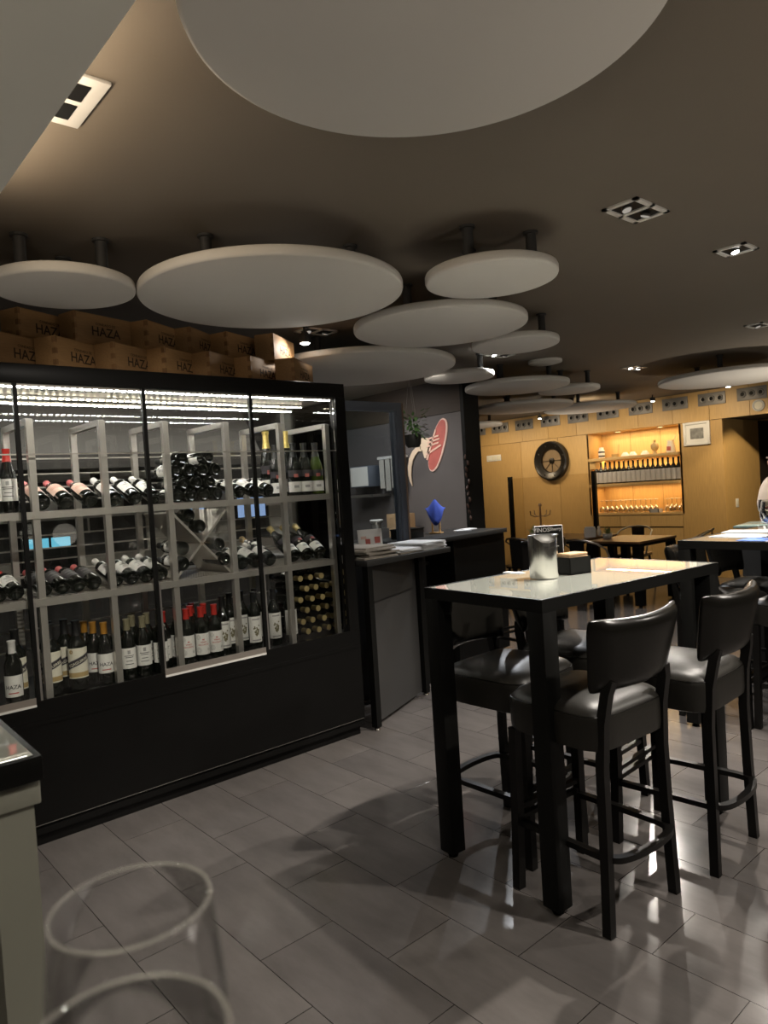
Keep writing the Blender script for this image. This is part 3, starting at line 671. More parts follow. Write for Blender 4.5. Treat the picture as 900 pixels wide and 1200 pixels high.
for i, (x, y, lb) in enumerate(((-3.625, 1.905, 'right beside the red-capped group'), (-3.60, 2.09, 'just left of the last black door frame'), (-3.595, 2.222, 'second from the stack of necks'), (-3.585, 2.303 - .055, ''), (-3.70, 1.99, 'behind, between two uprights'), (-3.72, 2.08, 'in the back row, left'), (-3.72, 2.17, 'in the back row, right'))):
    if lb == '': continue
    bottle((x, y, DK), face(-14), 'burgundy' if 0 else 'bordeaux', 'cap_black', 'grapes', f'dark grape-label wine bottle, {lb}', 'grape label wine bottles').scale = (1, 1, 1.10)
bottle((-3.60, 2.338, DK), face(-14), 'bordeaux', 'cap_black', 'grapes', 'dark grape-label wine bottle nearest the stack of necks', 'grape label wine bottles').scale = (1, 1, 1.10)
# stack with the necks to the room
def neck_out(y, z): return (-3.885, y, z), (pi / 2, 0, pi / 2)
rows = [(4, 2.452), (4, 2.414), (4, 2.452), (4, 2.414), (4, 2.452), (3, 2.414)]
for q, (n, ys) in enumerate(rows):
    for i in range(n):
        y = ys + .0765 * i; z = DK + .0385 + .0655 * q
        bottle((-3.885 + random.uniform(-.008, .012), y, z), Matrix.Rotation(rad(90), 4, 'Y').to_euler(), 'bordeaux', 'cap_gold', None,
               row_label(i, n, 'gold-capped bottle neck', f'in the stack, {["bottom", "second", "third", "fourth", "fifth", "top"][q]} row'), 'stacked bottles with gold caps')
for i, y in enumerate((2.44, 2.52)):
    bottle((-3.60, y + .0, DK + .0385 + .0655 * 6 - .004), Matrix.Rotation(rad(-90), 4, 'Y').to_euler(), 'bordeaux', 'cap_white', 'lines', row_label(i, 2, 'bottle lying turned round', 'on top of the gold-capped stack'), 'bottles lying on the stack')

# ------------------------------------------------------------------ wooden wine boxes on the cabinet
def wine_box(x, y, z, rz, label, mi):
    L, Wd, H, th = .35, .125, .163, .012
    t = thing('wine_box', label, 'wooden box', (x, y, z), rad(rz), 'wooden wine boxes on the cabinet')
    m = 'box_wood' if mi % 2 else 'box_wood_b'
    b = MB().bx(0, L, 0, Wd, 0.002, H, bev=.002)
    for k in range(6):   # finger joints on the near corner
        if k % 2: b.bx(-.0008, .012, -.0008, .02, H * k / 6, H * (k + .98) / 6, 1)
    b.build('body', [m, 'box_end'], t)
    MB().bx(0.0, L, 0, Wd, H, H + .004, bev=.001).build('lid', m, t)
    s = MB()
    for w, sz, zz in (('CONDADO DE', .018, .118), ('HAZA', .066, .078)):
        v, f = text(w, sz); s.raw([(.185 + a, -.0012, zz + b_) for a, b_ in v], f)
    s.build('stamped_lettering', 'burnt', t)
    return t
for i, (x, y, rz) in enumerate(((-3.575, .845, 120), (-3.565, 1.100, 121), (-3.585, 1.385, 118), (-3.60, 1.66, 117), (-3.605, 1.925, 119), (-3.63, 2.20, 117), (-3.575, 2.468, 126))):
    wine_box(x, y, 2.171, rz, 'wooden wine box, ' + ['leftmost, cut by the photo edge, in the bottom row', 'second from the left in the bottom row', 'third from the left in the bottom row', 'fourth from the left in the bottom row', 'third from the right in the bottom row', 'second from the right in the bottom row', 'rightmost in the bottom row at the end of the cabinet'][i], i)
for i, (x, y, rz) in enumerate(((-3.765, .998, 115), (-3.71, 1.245, 108), (-3.733, 1.631, 120), (-3.775, 1.905, 124), (-3.79, 2.145, 112), (-3.71, 2.42, 125))):
    wine_box(x, y, 2.340, rz, 'wooden wine box, ' + ['leftmost in the top row, under the small disc', 'second from the left in the top row, turned widest to view', 'third from the left in the top row', 'third from the right in the top row', 'second from the right in the top row', 'rightmost in the top row, brightly lit by the spot'][i], i + 1)
wine_box(-3.82, 2.735, 2.171, 150, 'wooden wine box glowing white in the spot light behind the rightmost one', 1)

# ------------------------------------------------------------------ tall bar tables
def bar_table(cxy, rz, label, W_=.61, L_=1.155, H=1.1, frame='black', glassm='table_glass'):
    t = thing('bar_table', label, 'bar table', (cxy[0], cxy[1], 0), rad(rz))
    w, l, e, hh = W_ / 2, L_ / 2, .012, .045
    f = MB(); f.bx(-w, w, -l, -l + e, H - hh, H).bx(-w, w, l - e, l, H - hh, H).bx(-w, -w + e, -l + e, l - e, H - hh, H).bx(w - e, w, -l + e, l - e, H - hh, H)
    f.bx(-w + e, w - e, -l + e, l - e, H - hh, H - .012)
    f.build('top_frame', frame, t)
    MB().bx(-w + e, w - e, -l + e, l - e, H - .010, H - .001).build('glass_top', glassm, t)
    for sx in (-1, 1):
        for sy in (-1, 1):
            x, y = sx * (w - .037), sy * (l - .037)
            g = MB().bx(x - .036, x + .036, y - .036, y + .036, .022, H - hh, bev=.002).build('leg', frame, t)
            MB().lathe([(0, 0), (.02, 0), (.022, .006), (.010, .012), (.010, .024), (0, .024)], 14, T=Matrix.Translation((x, y, 0))).build('levelling_foot', 'black', g)
    return t
T1 = bar_table((-1.728, 2.548), -4, 'tall black bar table with pale glass top carrying the steel bin, nearest the camera')
hk = MB().tube([(0, 0, 0), (.03, -.01, 0), (.042, -.012, .02), (.044, -.012, .06)], .004, 6).lathe([(0, .055), (.009, .057), (.009, .064), (0, .068)], 10, T=Matrix.Translation((.044, -.012, 0)))
h = hk.build('coat_hook', 'black', T1); h.location = (-.215, -.545, 1.0)
T2 = bar_table((-1.705, 4.60), -2, 'tall black bar table at the right edge with papers and goblets')

def stool(x, y, rz, label, group='padded bar stools'):
    t = thing('bar_stool', label, 'bar stool', (x, y, 0), rad(rz), group)
    # seat cushion: rounded block with a crowned top, front towards +x
    b = bmesh.new(); nx = 12; w, d = .212, .212
    def sq(u, v, s=1.0):   # rounded square
        a = math.atan2(v, u); n = 6.0
        q = (abs(cos(a)) ** n + abs(sin(a)) ** n) ** (-1 / n); return q
    rings = []
    prof = [(0.90, .598), (.985, .606), (1.0, .63), (1.0, .70), (.995, .716), (.985, .721), (.975, .727), (.90, .744), (.75, .757), (.5, .767), (.25, .771)]
    n = 40
    for s_, z in prof:
        ring = []
        for k in range(n):
            a = 2 * pi * k / n; q = sq(cos(a), sin(a)); ring.append(b.verts.new((w * q * cos(a) * s_ - .005, d * q * sin(a) * s_, z)))
        rings.append(ring)
    for A, B in zip(rings[:-1], rings[1:]):
        for k in range(n): b.faces.new((A[k], A[(k + 1) % n], B[(k + 1) % n], B[k]))
    b.faces.new(rings[0][::-1]); b.faces.new(rings[-1])
    mb = MB(); mb._merge(b); se = mb.build('seat', 'leather_seat', t, 50)
    pts = []
    for k in range(n):
        a = 2 * pi * k / n; q = sq(cos(a), sin(a)); pts.append((w * q * cos(a) * .992 - .005, d * q * sin(a) * .992, .7195))
    MB().tube(pts, .0025, 6, closed=True).build('piping', 'leather', se)
    # backrest: curved, thick, wider at the top
    b = bmesh.new(); NU, NV = 14, 8; F = []; B_ = []
    for j in range(NV + 1):
        v = j / NV; z = .792 + .262 * v
        hw = .197 + .056 * v - .02 * max(0, v - .8) * 5 * .3
        rowF = []; rowB = []
        for i in range(NU + 1):
            u = -1 + 2 * i / NU; yy = hw * u
            bow = .055 * u * u - .05 * v            # ends wrap forwards, top leans back
            edge = min(1.0, min((1 - abs(u)) / .16, v / .12 + .05, (1 - v) / .10 + .05)); th = .030 * math.sqrt(max(.0, 1 - (1 - max(0, min(1, edge))) ** 2)) + .004
            zz = z + (.010 * (1 - u * u) * (-1) if j == NV else 0) - (.018 * (1 - abs(u) ** 2.5) * -1 if j == 0 else 0) * .6
            x0 = -.232 + bow
            rowF.append(b.verts.new((x0 + th, yy, zz))); rowB.append(b.verts.new((x0 - th, yy, zz)))
        F.append(rowF); B_.append(rowB)
    for j in range(NV):
        for i in range(NU):
            b.faces.new((F[j][i], F[j][i + 1], F[j + 1][i + 1], F[j + 1][i])); b.faces.new((B_[j][i], B_[j + 1][i], B_[j + 1][i + 1], B_[j][i + 1]))
    for i in range(NU):
        b.faces.new((F[0][i], B_[0][i], B_[0][i + 1], F[0][i + 1])); b.faces.new((F[NV][i], F[NV][i + 1], B_[NV][i + 1], B_[NV][i]))
    for j in range(NV):
        b.faces.new((F[j][0], F[j + 1][0], B_[j + 1][0], B_[j][0])); b.faces.new((F[j][NU], B_[j][NU], B_[j + 1][NU], F[j + 1][NU]))
    mb = MB(); mb._merge(b); bk = mb.build('backrest', 'leather', t, 60)
    sm = bk.modifiers.new('soft', 'SUBSURF'); sm.levels = 1; sm.render_levels = 1
    L_ = 'stool_frame'
    for s in (-1, 1):
        MB().tube([(.192, s * .186, 0), (.186, s * .178, .30), (.182, s * .175, .60)], 0, sq=(.034, .034)).build('leg', L_, t)
        MB().tube([(-.205, s * .192, 0), (-.203, s * .184, .15), (-.200, s * .176, .35), (-.198, s * .172, .55), (-.206, s * .168, .70), (-.225, s * .164, .80), (-.232, s * .150, .84)], 0, sq=(.033, .029)).build('leg', L_, t)
    for z in (.30, .262):
        MB().box((.187, 0, z), (.022, .34, .017)).build('footrest_bar', L_, t)
    arc = [(.18, -.168, .245), (-.10, -.172, .25), (-.20, -.165, .25), (-.238, -.12, .25), (-.252, 0, .25), (-.238, .12, .25), (-.20, .165, .25), (-.10, .172, .25), (.18, .168, .245)]
    sp = []
    for i in range(len(arc) - 1):
        p0, p1, p2, p3 = [Vector(arc[max(0, min(len(arc) - 1, i + q))]) for q in (-1, 0, 1, 2)]
        for k in range(5):
            u = k / 5; sp.append(.5 * ((2 * p1) + (p2 - p0) * u + (2 * p0 - 5 * p1 + 4 * p2 - p3) * u * u + (3 * p1 - p0 - 3 * p2 + p3) * u ** 3))
    sp.append(Vector(arc[-1])); MB().tube(sp, 0, sq=(.026, .020)).build('foot_ring', L_, t)
    return t
def stool_copy(src, x, y, rz, label): return dup(src, (x, y, 0), (0, 0, rad(rz)), label)
S1 = stool(-1.488, 2.195, 175.7, 'black padded bar stool nearest the camera, its back turned, at the front bar table')
stool_copy(S1, -1.422, 2.752, 182.3, 'black padded bar stool right of the nearest one, at the front bar table')
stool_copy(S1, -1.935, 2.335, 2, 'black padded bar stool beyond the front bar table, beside its coat hook')
stool_copy(S1, -1.925, 2.84, 3, 'black padded bar stool beyond the front bar table, farther right one')
stool_copy(S1, -1.93, 4.39, 0, 'black padded bar stool at the left front corner of the right bar table')
stool_copy(S1, -1.93, 4.93, 0, 'black padded bar stool, its back seen beneath the right bar table top')
stool_copy(S1, -1.51, 4.42, 180, 'black padded bar stool cut by the right photo edge, only seat and legs showing')
stool_copy(S1, -3.62, 4.62, 172, 'black padded bar stool tucked against the serving counter by the grey wall')

# things on the bar table
def on_t1(x, y): return (x, y, 1.1)
t = thing('table_bin', 'brushed steel table bin with a slanted scoop in its lid on the front bar table', 'table bin', (-1.792, 2.414, 1.1), rad(60))
BR = .059
MB().lathe([(0, .002), (BR - .002, .002), (BR, .006), (BR, .128), (BR - .002, .129), (BR - .002, .131), (.0, .131)], 48).build('body', 'brushed', t, 40)
# lid: short cylinder whose front is scooped out by a hollow chute
bm_ = bmesh.new(); n = 64; lo = []; hi = []; ins = []
def lid_z(x, y): return .178 - .030 * max(0.0, 1 - (x / (BR * .86)) ** 2) ** .5 * max(0.0, min(1.0, (-y + BR * .15) / BR))
for k in range(n):
    a = 2 * pi * k / n; x, y = BR * cos(a), BR * sin(a)
    lo.append(bm_.verts.new((x, y, .132))); hi.append(bm_.verts.new((x, y, lid_z(x, y))))
prev = hi
for q in (.96, .8, .6, .4, .2):
    cur = [bm_.verts.new((v.co.x * q, v.co.y * q, lid_z(v.co.x * q, v.co.y * q) + .004 * (1 - q))) for v in hi]
    for k in range(n): bm_.faces.new((prev[k], prev[(k + 1) % n], cur[(k + 1) % n], cur[k]))
    prev = cur
bm_.faces.new(prev)
for k in range(n): bm_.faces.new((lo[k], lo[(k + 1) % n], hi[(k + 1) % n], hi[k]))
mb = MB(); mb._merge(bm_); mb.build('lid', 'brushed', t, 50)
t = thing('menu_card', 'dark menu card in a pale frame headed VINOS behind the steel bin', 'menu', (-1.895, 2.60, 1.1), rad(52))
MB().bx(-.0635, .0635, -.005, .005, 0, .203, bev=.003).build('frame', 'label_grey', t)
MB().bx(-.060, .060, -.0065, -.005, .006, .200).build('card', 'black', t)
m = MB()
for w, s_, x, z in (('VINOS', .026, -.033, .184), ('Sherry', .019, .030, .186)): v, f = text(w, s_); m.raw([(x + a, -.0072, z + b_) for a, b_ in v], f)
for k in range(9):
    for x0, w in ((-.055, .030), (.006, .036)):
        m.raw([(x0, -.0072, .160 - k * .017), (x0 + w - .01 * ((k * 7) % 3), -.0072, .160 - k * .017), (x0 + w - .01 * ((k * 7) % 3), -.0072, .163 - k * .017), (x0, -.0072, .163 - k * .017)], [(0, 1, 2, 3)])
m.build('lettering', 'ink_grey', t)
MB().bx(-.05, .05, -.03, .03, 0, .006).build('foot', 'black', t)
t = thing('napkin_box', 'black box holding a stack of kraft napkins beside the steel bin', 'napkin box', (-1.765, 2.583, 1.1), rad(-14))
hx_, hy_ = .045, .058
b = MB(); b.bx(-hx_, hx_, -hy_, hy_, 0, .008).bx(-hx_, hx_, -hy_, -hy_ + .005, 0, .072).bx(-hx_, hx_, hy_ - .005, hy_, 0, .072).bx(-hx_, -hx_ + .005, -hy_, hy_, 0, .072).bx(hx_ - .005, hx_, -hy_, hy_, 0, .072)
b.build('tray', 'black', t)
n = MB()
for k in range(7): n.box((random.uniform(-.002, .002), random.uniform(-.002, .002), .012 + k * .0118), (.076, .102, .0095), rot=(0, 0, random.uniform(-.05, .05)), bev=.002)
n.build('napkin_stack', 'kraft', t)
tag(MB().bx(-.05, .05, -.02, .02, 0, .0015).build('sticker', 'label_white'), 'small white card lying on the glass top near its far edge', 'card').location = (-2.02, 2.50, 1.1005)

# ------------------------------------------------------------------ things on the right hand table
def goblet(name, x, y, z, H, R, label, drink=None, fill=.55):
    t = thing(name, label, 'goblet', (x, y, z))
    st = H * .50
    out = [(0, 0), (R * .82, 0), (R * .82, .003), (R * .25, .007), (.0045, .014), (.004, st * .6), (.006, st - .004)]
    bowl = [(R * .35, st + .004), (R * .72, st + (H - st) * .18), (R * .95, st + (H - st) * .42), (R, st + (H - st) * .60), (R * .97, st + (H - st) * .82), (R * .93, H)]
    inn = [(r_ - .0016, z_) for r_, z_ in bowl[::-1]] + [(0, st + .004)]
    MB().lathe(out + bowl + inn, 40).build('glass', 'stem_glass', t, 60)
    if drink:
        dz = st + (H - st) * fill; p = [(0, st + .006)] + [(r_ - .003, z_) for r_, z_ in bowl if z_ < dz] + [(R * .96, dz), (0, dz)]
        MB().lathe(p, 32).build('drink', drink, t, 60)
    return t
goblet('gin_goblet', -1.512, 4.075, 1.1, .215, .058, 'large balloon goblet with a pale drink at the right photo edge', 'pale_drink', .55)
goblet('gin_goblet', -1.665, 4.42, 1.1, .21, .055, 'balloon goblet with a dark red drink behind the pale one', 'red_drink', .6)
goblet('gin_goblet', -1.585, 4.20, 1.1, .17, .042, 'smaller clear stemmed glass between the two filled goblets', None)
tag(MB().bx(-.14, .14, -.10, .10, 0, .004, bev=.001).build('folder', 'blue_sheet'), 'flat blue folder on the front edge of the right hand bar table', 'folder').location = (-1.56, 4.145, 1.101)
for i, (x, y, r_, lb) in enumerate(((-1.88, 4.70, 8, 'loose white paper place mat on the right hand bar table, farther one'), (-1.80, 4.38, -6, 'loose white paper place mat on the right hand bar table, nearer one'))):
    o = tag(MB().bx(-.15, .15, -.11, .11, 0, .0015).build('place_mat', 'paper'), lb, 'place mat'); o.location = (x, y, 1.101); o.rotation_euler = (0, 0, rad(r_))
# host stand with a glass shelf and a tilted tablet
t = thing('host_stand', 'dark stand with a pale green glass top behind the right hand bar table', 'stand', (-1.95, 5.66, 0), rad(8))
MB().bx(-.32, .40, -.20, .20, 0, 1.035, bev=.004).build('body', 'charcoal', t)
MB().bx(-.36, .44, -.24, .24, 1.062, 1.080, bev=.003).build('glass_top', 'pale_green_glass', t)
for x in (-.25, .33): MB().lathe([(0, 1.035), (.015, 1.035), (.015, 1.062), (0, 1.062)], 12, T=Matrix.Translation((x, 0, 0))).build('spacer', 'chrome', t)
t = thing('tablet', 'white framed tablet tilted on a stand on the pale green glass top', 'tablet', (-2.075, 5.60, 1.081), rad(10))
MB().box((0, 0, .045), (.15, .012, .115), rot=(rad(-52), 0, 0), bev=.004).build('frame', 'white', t)
MB().box((0, -.0058, .0495), (.115, .003, .085), rot=(rad(-52), 0, 0)).build('screen', 'screen_dark', t)
MB().box((0, .035, .03), (.06, .01, .06), rot=(rad(25), 0, 0)).build('easel', 'white', t)

# ------------------------------------------------------------------ grey table corner on the left and the photographer's table with two glasses
t = thing('corner_table', 'tall table corner with glass top and sage green post at the left edge', 'table', (-1.27, .322, 0), rad(-1))
MB().bx(-.95, 0, -.8, 0, 1.058, 1.0985, bev=.002).build('top_frame', 'black', t)
MB().bx(-.94, -.012, -.79, -.012, 1.0987, 1.1).build('glass_top', 'table_glass', t)
for px, py in ((-.06, -.045), (-.89, -.045), (-.06, -.755), (-.89, -.755)):
    p = MB().bx(px - .036, px + .036, py - .032, py + .032, 0, 1.02).bx(px - .046, px + .046, py - .042, py + .042, 1.015, 1.058, bev=.003).build('post', 'sage', t)
PT = thing('photographer_table', 'dark bar table below the two wine glasses in the foreground', 'table', (0, 0, 0))
MB().bx(-.44, .30, -.55, .205, 1.06, 1.095, bev=.003).build('table_top', 'black', PT)
for px, py in ((-.33, .09), (.25, .15), (-.33, -.5), (.25, -.5)): MB().bx(px - .03, px + .03, py - .03, py + .03, 0, 1.06).build('leg', 'black', PT)
def wine_glass(x, y, label):
    t = thing('wine_glass', label, 'wine glass', (x, y, 1.096), 0, 'empty wine glasses in the foreground')
    pr = [(0, 0), (.034, 0), (.035, .0015), (.030, .003), (.010, .007), (.0042, .014), (.0038, .040), (.0042, .066), (.008, .074), (.020, .080), (.034, .092), (.0425, .112), (.0448, .132), (.0440, .155), (.0418, .180), (.0392, .2035)]
    inn = [(r_ - .0011, z_) for r_, z_ in pr[:8:-1]] + [(.018, .0825), (0, .078)]
    MB().lathe(pr + [(.0386, .2042)] + inn, 64).build('bowl', 'wine_glass', t, 60)
    rim = [(.0387 * cos(2 * pi * k / 64), .0387 * sin(2 * pi * k / 64),   .2036) for k in range(64)]
    MB().tube(rim, .0012, 8, closed=True).build('rim', 'rim_glass', t, 60)
    return t
wine_glass(-.359, .127, 'empty wine glass in the foreground, farther one with its whole rim showing')
wine_glass(-.268, .088, 'empty wine glass in the foreground, nearer one with only the top of its rim showing')

# ------------------------------------------------------------------ counters behind the cabinet
def counter(name, label, p0, ang, ln, dp, H, parts):
    t = thing(name, label, 'counter', (p0[0], p0[1], 0), rad(ang))
    # local x runs along the front, y goes back
    MB().bx(0, ln, 0, dp, H - .03, H, bev=.002).build('worktop', 'dark_panel', t)
    for x in parts: 
        g = MB().bx(x, x + .045, .02, .065, .02, H - .03).build('leg', 'black', t)
        MB().lathe([(0, 0), (.02, 0), (.024, .006), (.012, .022), (0, .022)], 14, T=Matrix.Translation((x + .022, .042, 0))).build('levelling_foot', 'chrome', g)
    return t
P0, A0 = (-3.408, 2.80), 99
c1 = thing('console', 'dark standing counter next to the cabinet, stacked with newspapers', 'counter', (P0[0], P0[1], 0), rad(A0))
MB().bx(0, .91, 0, .40, 1.035, 1.07, bev=.002).build('worktop', 'dark_panel', c1)
for x, y in ((.005, .005), (.765, .185), (.858, .345)):
    g = MB().bx(x, x + .045, y, y + .045, .02, 1.035).build('leg', 'black', c1)
    MB().lathe([(0, 0), (.018, 0), (.022, .006), (.012, .021), (0, .021)], 14, T=Matrix.Translation((x + .022, y + .022, 0))).build('levelling_foot', 'chrome', g)
MB().prism([(.05, .05), (.77, .225), (.77, .24), (.05, .065)], .03, 1.034).build('back_panel', 'charcoal', c1)
MB().prism([(.05, .030), (.70, .195), (.70, .21), (.05, .045)], .80, 1.034).build('apron', 'dark_panel', c1)
MB().bx(.60, .90, .25, .395, .80, .82).build('under_shelf', 'dark_panel', c1)
c2 = thing('serving_counter', 'long dark serving counter running up to the grey wall', 'counter', (-3.90, 3.75, 0), rad(99.5))
MB().bx(0, 1.30, 0, .62, 1.062, 1.10, bev=.002).build('worktop', 'dark_panel', c2)
MB().bx(.50, 1.29, .03, .55, .03, 1.062).build('front_panel', 'black', c2)
for x in (.02, .46): MB().bx(x, x + .045, .02, .065, 0, 1.062).build('leg', 'black', c2)
MB().bx(.07, .50, .30, .55, .86, .885).build('under_shelf', 'dark_panel', c2)
def pl(p0, ang, x, y): a = rad(ang); return (p0[0] + x * cos(a) - y * sin(a), p0[1] + x * sin(a) + y * cos(a))
# newspapers on the console: each one its own folded paper
def paper(x, y, z, w, d, h, rz, m, label, name='newspaper', cat='newspaper', group='newspapers on the console'):
    o = MB(); o.bx(-w / 2, w / 2, -d / 2, d / 2, 0, h * .48, bev=.002).bx(-w / 2 + .004, w / 2, -d / 2 + .003, d / 2, h * .5, h, bev=.002)
    b = tag(o.build(name, m), label, cat, group); b.location = (x, y, z); b.rotation_euler = (0, 0, rad(rz)); return b
for i in range(6):
    px, py = pl(P0, A0, .20 + .02 * (i % 3) - .01 * i, .20 + .02 * (i % 2))
    paper(px, py, 1.071 + i * .0125,   .30, .34, .012, A0 + (-6, 4, -2, 7, -4, 2)[i], 'newsprint', 'grey folded newspaper in the left stack on the console, ' + ['lowest sheet', 'second from the bottom', 'third from the bottom', 'third from the top', 'second from the top', 'topmost'][i])
for i in range(5):
    px, py = pl(P0, A0, .76 + .012 * (i % 2), .19)
    paper(px, py, 1.071 + i * .0105, .28, .32, .010, A0 + (3, -4, 2, 6, -2)[i], 'paper', 'white brochure in the right stack on the console, ' + ['lowest', 'second from the bottom', 'middle one', 'second from the top', 'topmost'][i], 'brochure', 'brochure', 'brochures on the console')
for i in range(3):
    px, py = pl(P0, A0, .49, .18)
    paper(px, py, 1.071 + i * .0105, .24, .30, .010, A0 + (1, -5, 4)[i], 'paper' if i else 'newsprint', 'folded paper in the low middle pile on the console, ' + ['bottom', 'middle', 'top'][i], 'brochure', 'brochure', 'brochures on the console')
px, py = pl(P0, A0, .46, .365)
t = thing('flyer_card', 'white leaflet with red pictures standing on the console against the kitchen screen', 'leaflet', (px, py, 1.071), rad(66))
MB().box((0, 0, .085), (.175, .006, .165), rot=(rad(-10), 0, 0)).build('card', 'white', t)
m = MB()
for (x, z, w, h_, mi) in ((-.055, .04, .03, .03, 0), (-.02, .08, .035, .04, 0), (.02, .035, .03, .03, 1), (.05, .09, .04, .045, 0), (-.05, .11, .04, .02, 1), (.055, .03, .03, .02, 0)):
    m.box((x, -.0036 + .017 * (z - .075) * 10 * .1, z), (w, .0005, h_), mi, rot=(rad(-10), 0, 0))
m.build('printed_pictures', ['ham_red', 'ham_rim'], t).location = (0, -.004, 0)
# things under the counters
for i, (x, y, z, lb) in enumerate(((.68, .325, .821, 'dark tray pushed on the shelf under the console'), (.83, .32, .821, 'dark tray with a pale sheet on it under the console'))):
    q = pl(P0, A0, x, y); t = thing('tray', lb, 'tray', (q[0], q[1], z), rad(A0), 'trays under the console')
    MB().bx(-.065, .065, -.065, .065, 0, .03, bev=.004).build('tray_body', 'black', t)
    if i: MB().bx(-.055, .055, -.055, .055, .031, .036).build('sheet', 'paper', t)
q = pl((-3.90, 3.75), 99.5, .28, .40)
o = tag(MB().bx(-.10, .10, -.06, .06, 0, .02, bev=.003).build('menu_folder', 'paper'), 'pale folder tilted on the shelf under the serving counter', 'folder'); o.location = (q[0], q[1], .902); o.rotation_euler = (0, rad(-8), rad(110))

# ham on a stand under a blue cloth, black box with a bottle, papers
hx, hy = -4.40, 4.42
t = thing('ham_stand', 'small wooden ham stand hidden under a blue cloth on the serving counter', 'ham stand', (hx, hy, 1.101), rad(20))
MB().bx(-.055, .055, -.035, .035, 0, .012, bev=.003).build('base', 'seat_wood', t)
for x in (-.035, .035): MB().bx(x - .006, x + .006, -.006, .006, .012, .20).build('upright', 'seat_wood', t)
# cloth: pointed drape
b = bmesh.new(); n = 32; rings = []
for s_ in (.02, .15, .3, .45, .6, .75, .88, 1.0):
    ring = []
    for k in range(n):
        a = 2 * pi * k / n; cn = max(0, cos(4 * a)); fold = .10 * cos(8 * a + .6) * s_
        rr_ = .104 * (s_ ** .9) * (1 + .04 * cos(4 * a) * s_ + fold * .35)
        ring.append(b.verts.new((rr_ * cos(a), rr_ * .8 * sin(a), .300 - .150 * s_ ** 1.3 - .075 * s_ ** 3 * cos(2 * a))))
    rings.append(ring)
b.faces.new(rings[0][::-1])
for A, B in zip(rings[:-1], rings[1:]):
    for k in range(n): b.faces.new((A[k], B[k], B[(k + 1) % n], A[(k + 1) % n]))
bmesh.ops.remove_doubles(b, verts=b.verts, dist=1e-5)
mb = MB(); mb._merge(b); o = tag(mb.build('cloth', 'blue_cloth', None, 60), 'blue cloth draped to a point over the ham stand', 'cloth'); o.location = (hx, hy, 1.101); o.rotation_euler = (0, 0, rad(-45))
sd = o.modifiers.new('thickness', 'SOLIDIFY'); sd.thickness = .004
t = thing('black_box', 'low black box on the serving counter behind the kitchen screen frame', 'box', (-4.30, 3.98, 1.101), rad(99))
MB().bx(-.12, .12, -.08, .08, 0, .075, bev=.003).bx(-.125, .125, -.085, .085, .070, .080, bev=.002).build('body', 'black', t)
t = thing('carton', 'black carton with white lettering strip standing on the low black box', 'carton', (-4.30, 3.93, 1.1815), rad(70))
MB().bx(-.04, .04, -.04, .04, 0, .20, bev=.002).build('body', 'black', t)
m = MB()
for k in range(7): m.bx(-.018, .016 - .008 * (k % 3), -.042, -.041, .02 + k * .023, .034 + k * .023)
m.build('white_strip', 'white', t)
for i, (x, y) in enumerate(((.95, .25), (1.12, .30))):
    q = pl((-3.90, 3.75), 99.5, x, y); o = tag(MB().bx(-.07, .07, -.05, .05, 0, .012, bev=.002).build('paper_pad', 'paper'), ['white paper pad on the serving counter, nearer the blue cloth', 'white paper pad on the far end of the serving counter'][i], 'paper pad'); o.location = (q[0], q[1], 1.1005); o.rotation_euler = (0, 0, rad(60 + 30 * i))

# ------------------------------------------------------------------ glazed kitchen screen
t = thing('kitchen_screen', 'glazed screen with a blue grey frame between the cabinet and the grey wall', 'glass screen', (-4.02, 3.45, 0))
fx = MB()
fx.bx(-.03, .03, -.43, .26, 2.095, 2.16, 0).bx(-.03, .03, .185, .26, 1.03, 2.095, 0).bx(-.03, .03, -.43, -.37, 1.03, 2.095, 0).bx(-.03, .03, -.37, .185, 1.03, 1.08, 0)
fx.bx(-.02, .036, -.36, .20, 2.105, 2.125, 0).bx(-.02, .036, .205, .225, 1.03, 2.10, 0)
fx.build('frame', 'frame_blue', t)
MB().bx(-.025, .034, .26, .275, 1.03, 2.16).build('edge_strip', 'frame_brown', t)
MB().bx(-.004, .004, -.37, .185, 1.06, 2.095).build('pane', 'pane_dark', t)
MB().bx(-.04, .03, -.43, .16, 0, 1.03).build('lower_panel', 'charcoal', t)

# ------------------------------------------------------------------ kitchen behind the cabinet and the screen
KX = -6.6
t = thing('kitchen_bench', 'long steel kitchen bench seen dimly through the cabinet', 'kitchen bench', (KX, 2.6, 0))
MB().bx(-.45, .35, -2.6, 2.7, .86, .90, bev=.003).build('worktop', 'steel_soft', t)
MB().bx(-.45, .30, -2.55, 2.65, .05, .855).build('cupboards', 'kitchen_wall', t)
MB().bx(-.45, -.41, -2.6, 2.7, .90, 1.05).build('upstand', 'steel_soft', t)
t = thing('extractor_hood', 'steel extractor hood above the kitchen bench', 'hood', (KX, 2.2, 0))
MB().prism([(-.45, 1.85), (.40, 1.85), (.40, 1.98), (.05, 2.45), (-.45, 2.45)], -1.9, 1.6, T=Matrix(((1, 0, 0, 0), (0, 0, 1, 0), (0, 1, 0, 0), (0, 0, 0, 1)))).build('canopy', 'kitchen_wall', t)
t = thing('kitchen_shelf', 'steel wall shelf over the kitchen bench', 'shelf', (-7.02, 2.3, 1.42))
MB().bx(-.17, .17, -2.0, 2.8, 0, .025).build('board', 'steel_soft', t)
for y in (-1.6, 0, 1.4, 2.6): MB().bx(-.17, .14, y - .01, y + .01, -.14, 0).build('bracket', 'steel_soft', t)
rr = random.Random(5)
KC = [('ham_red', 'red'), ('kraft', 'brown'), ('white', 'white'), ('steel', 'steel'), ('cap_red', 'bright red'), ('kitchen_tile', 'beige'), ('cream', 'cream')]
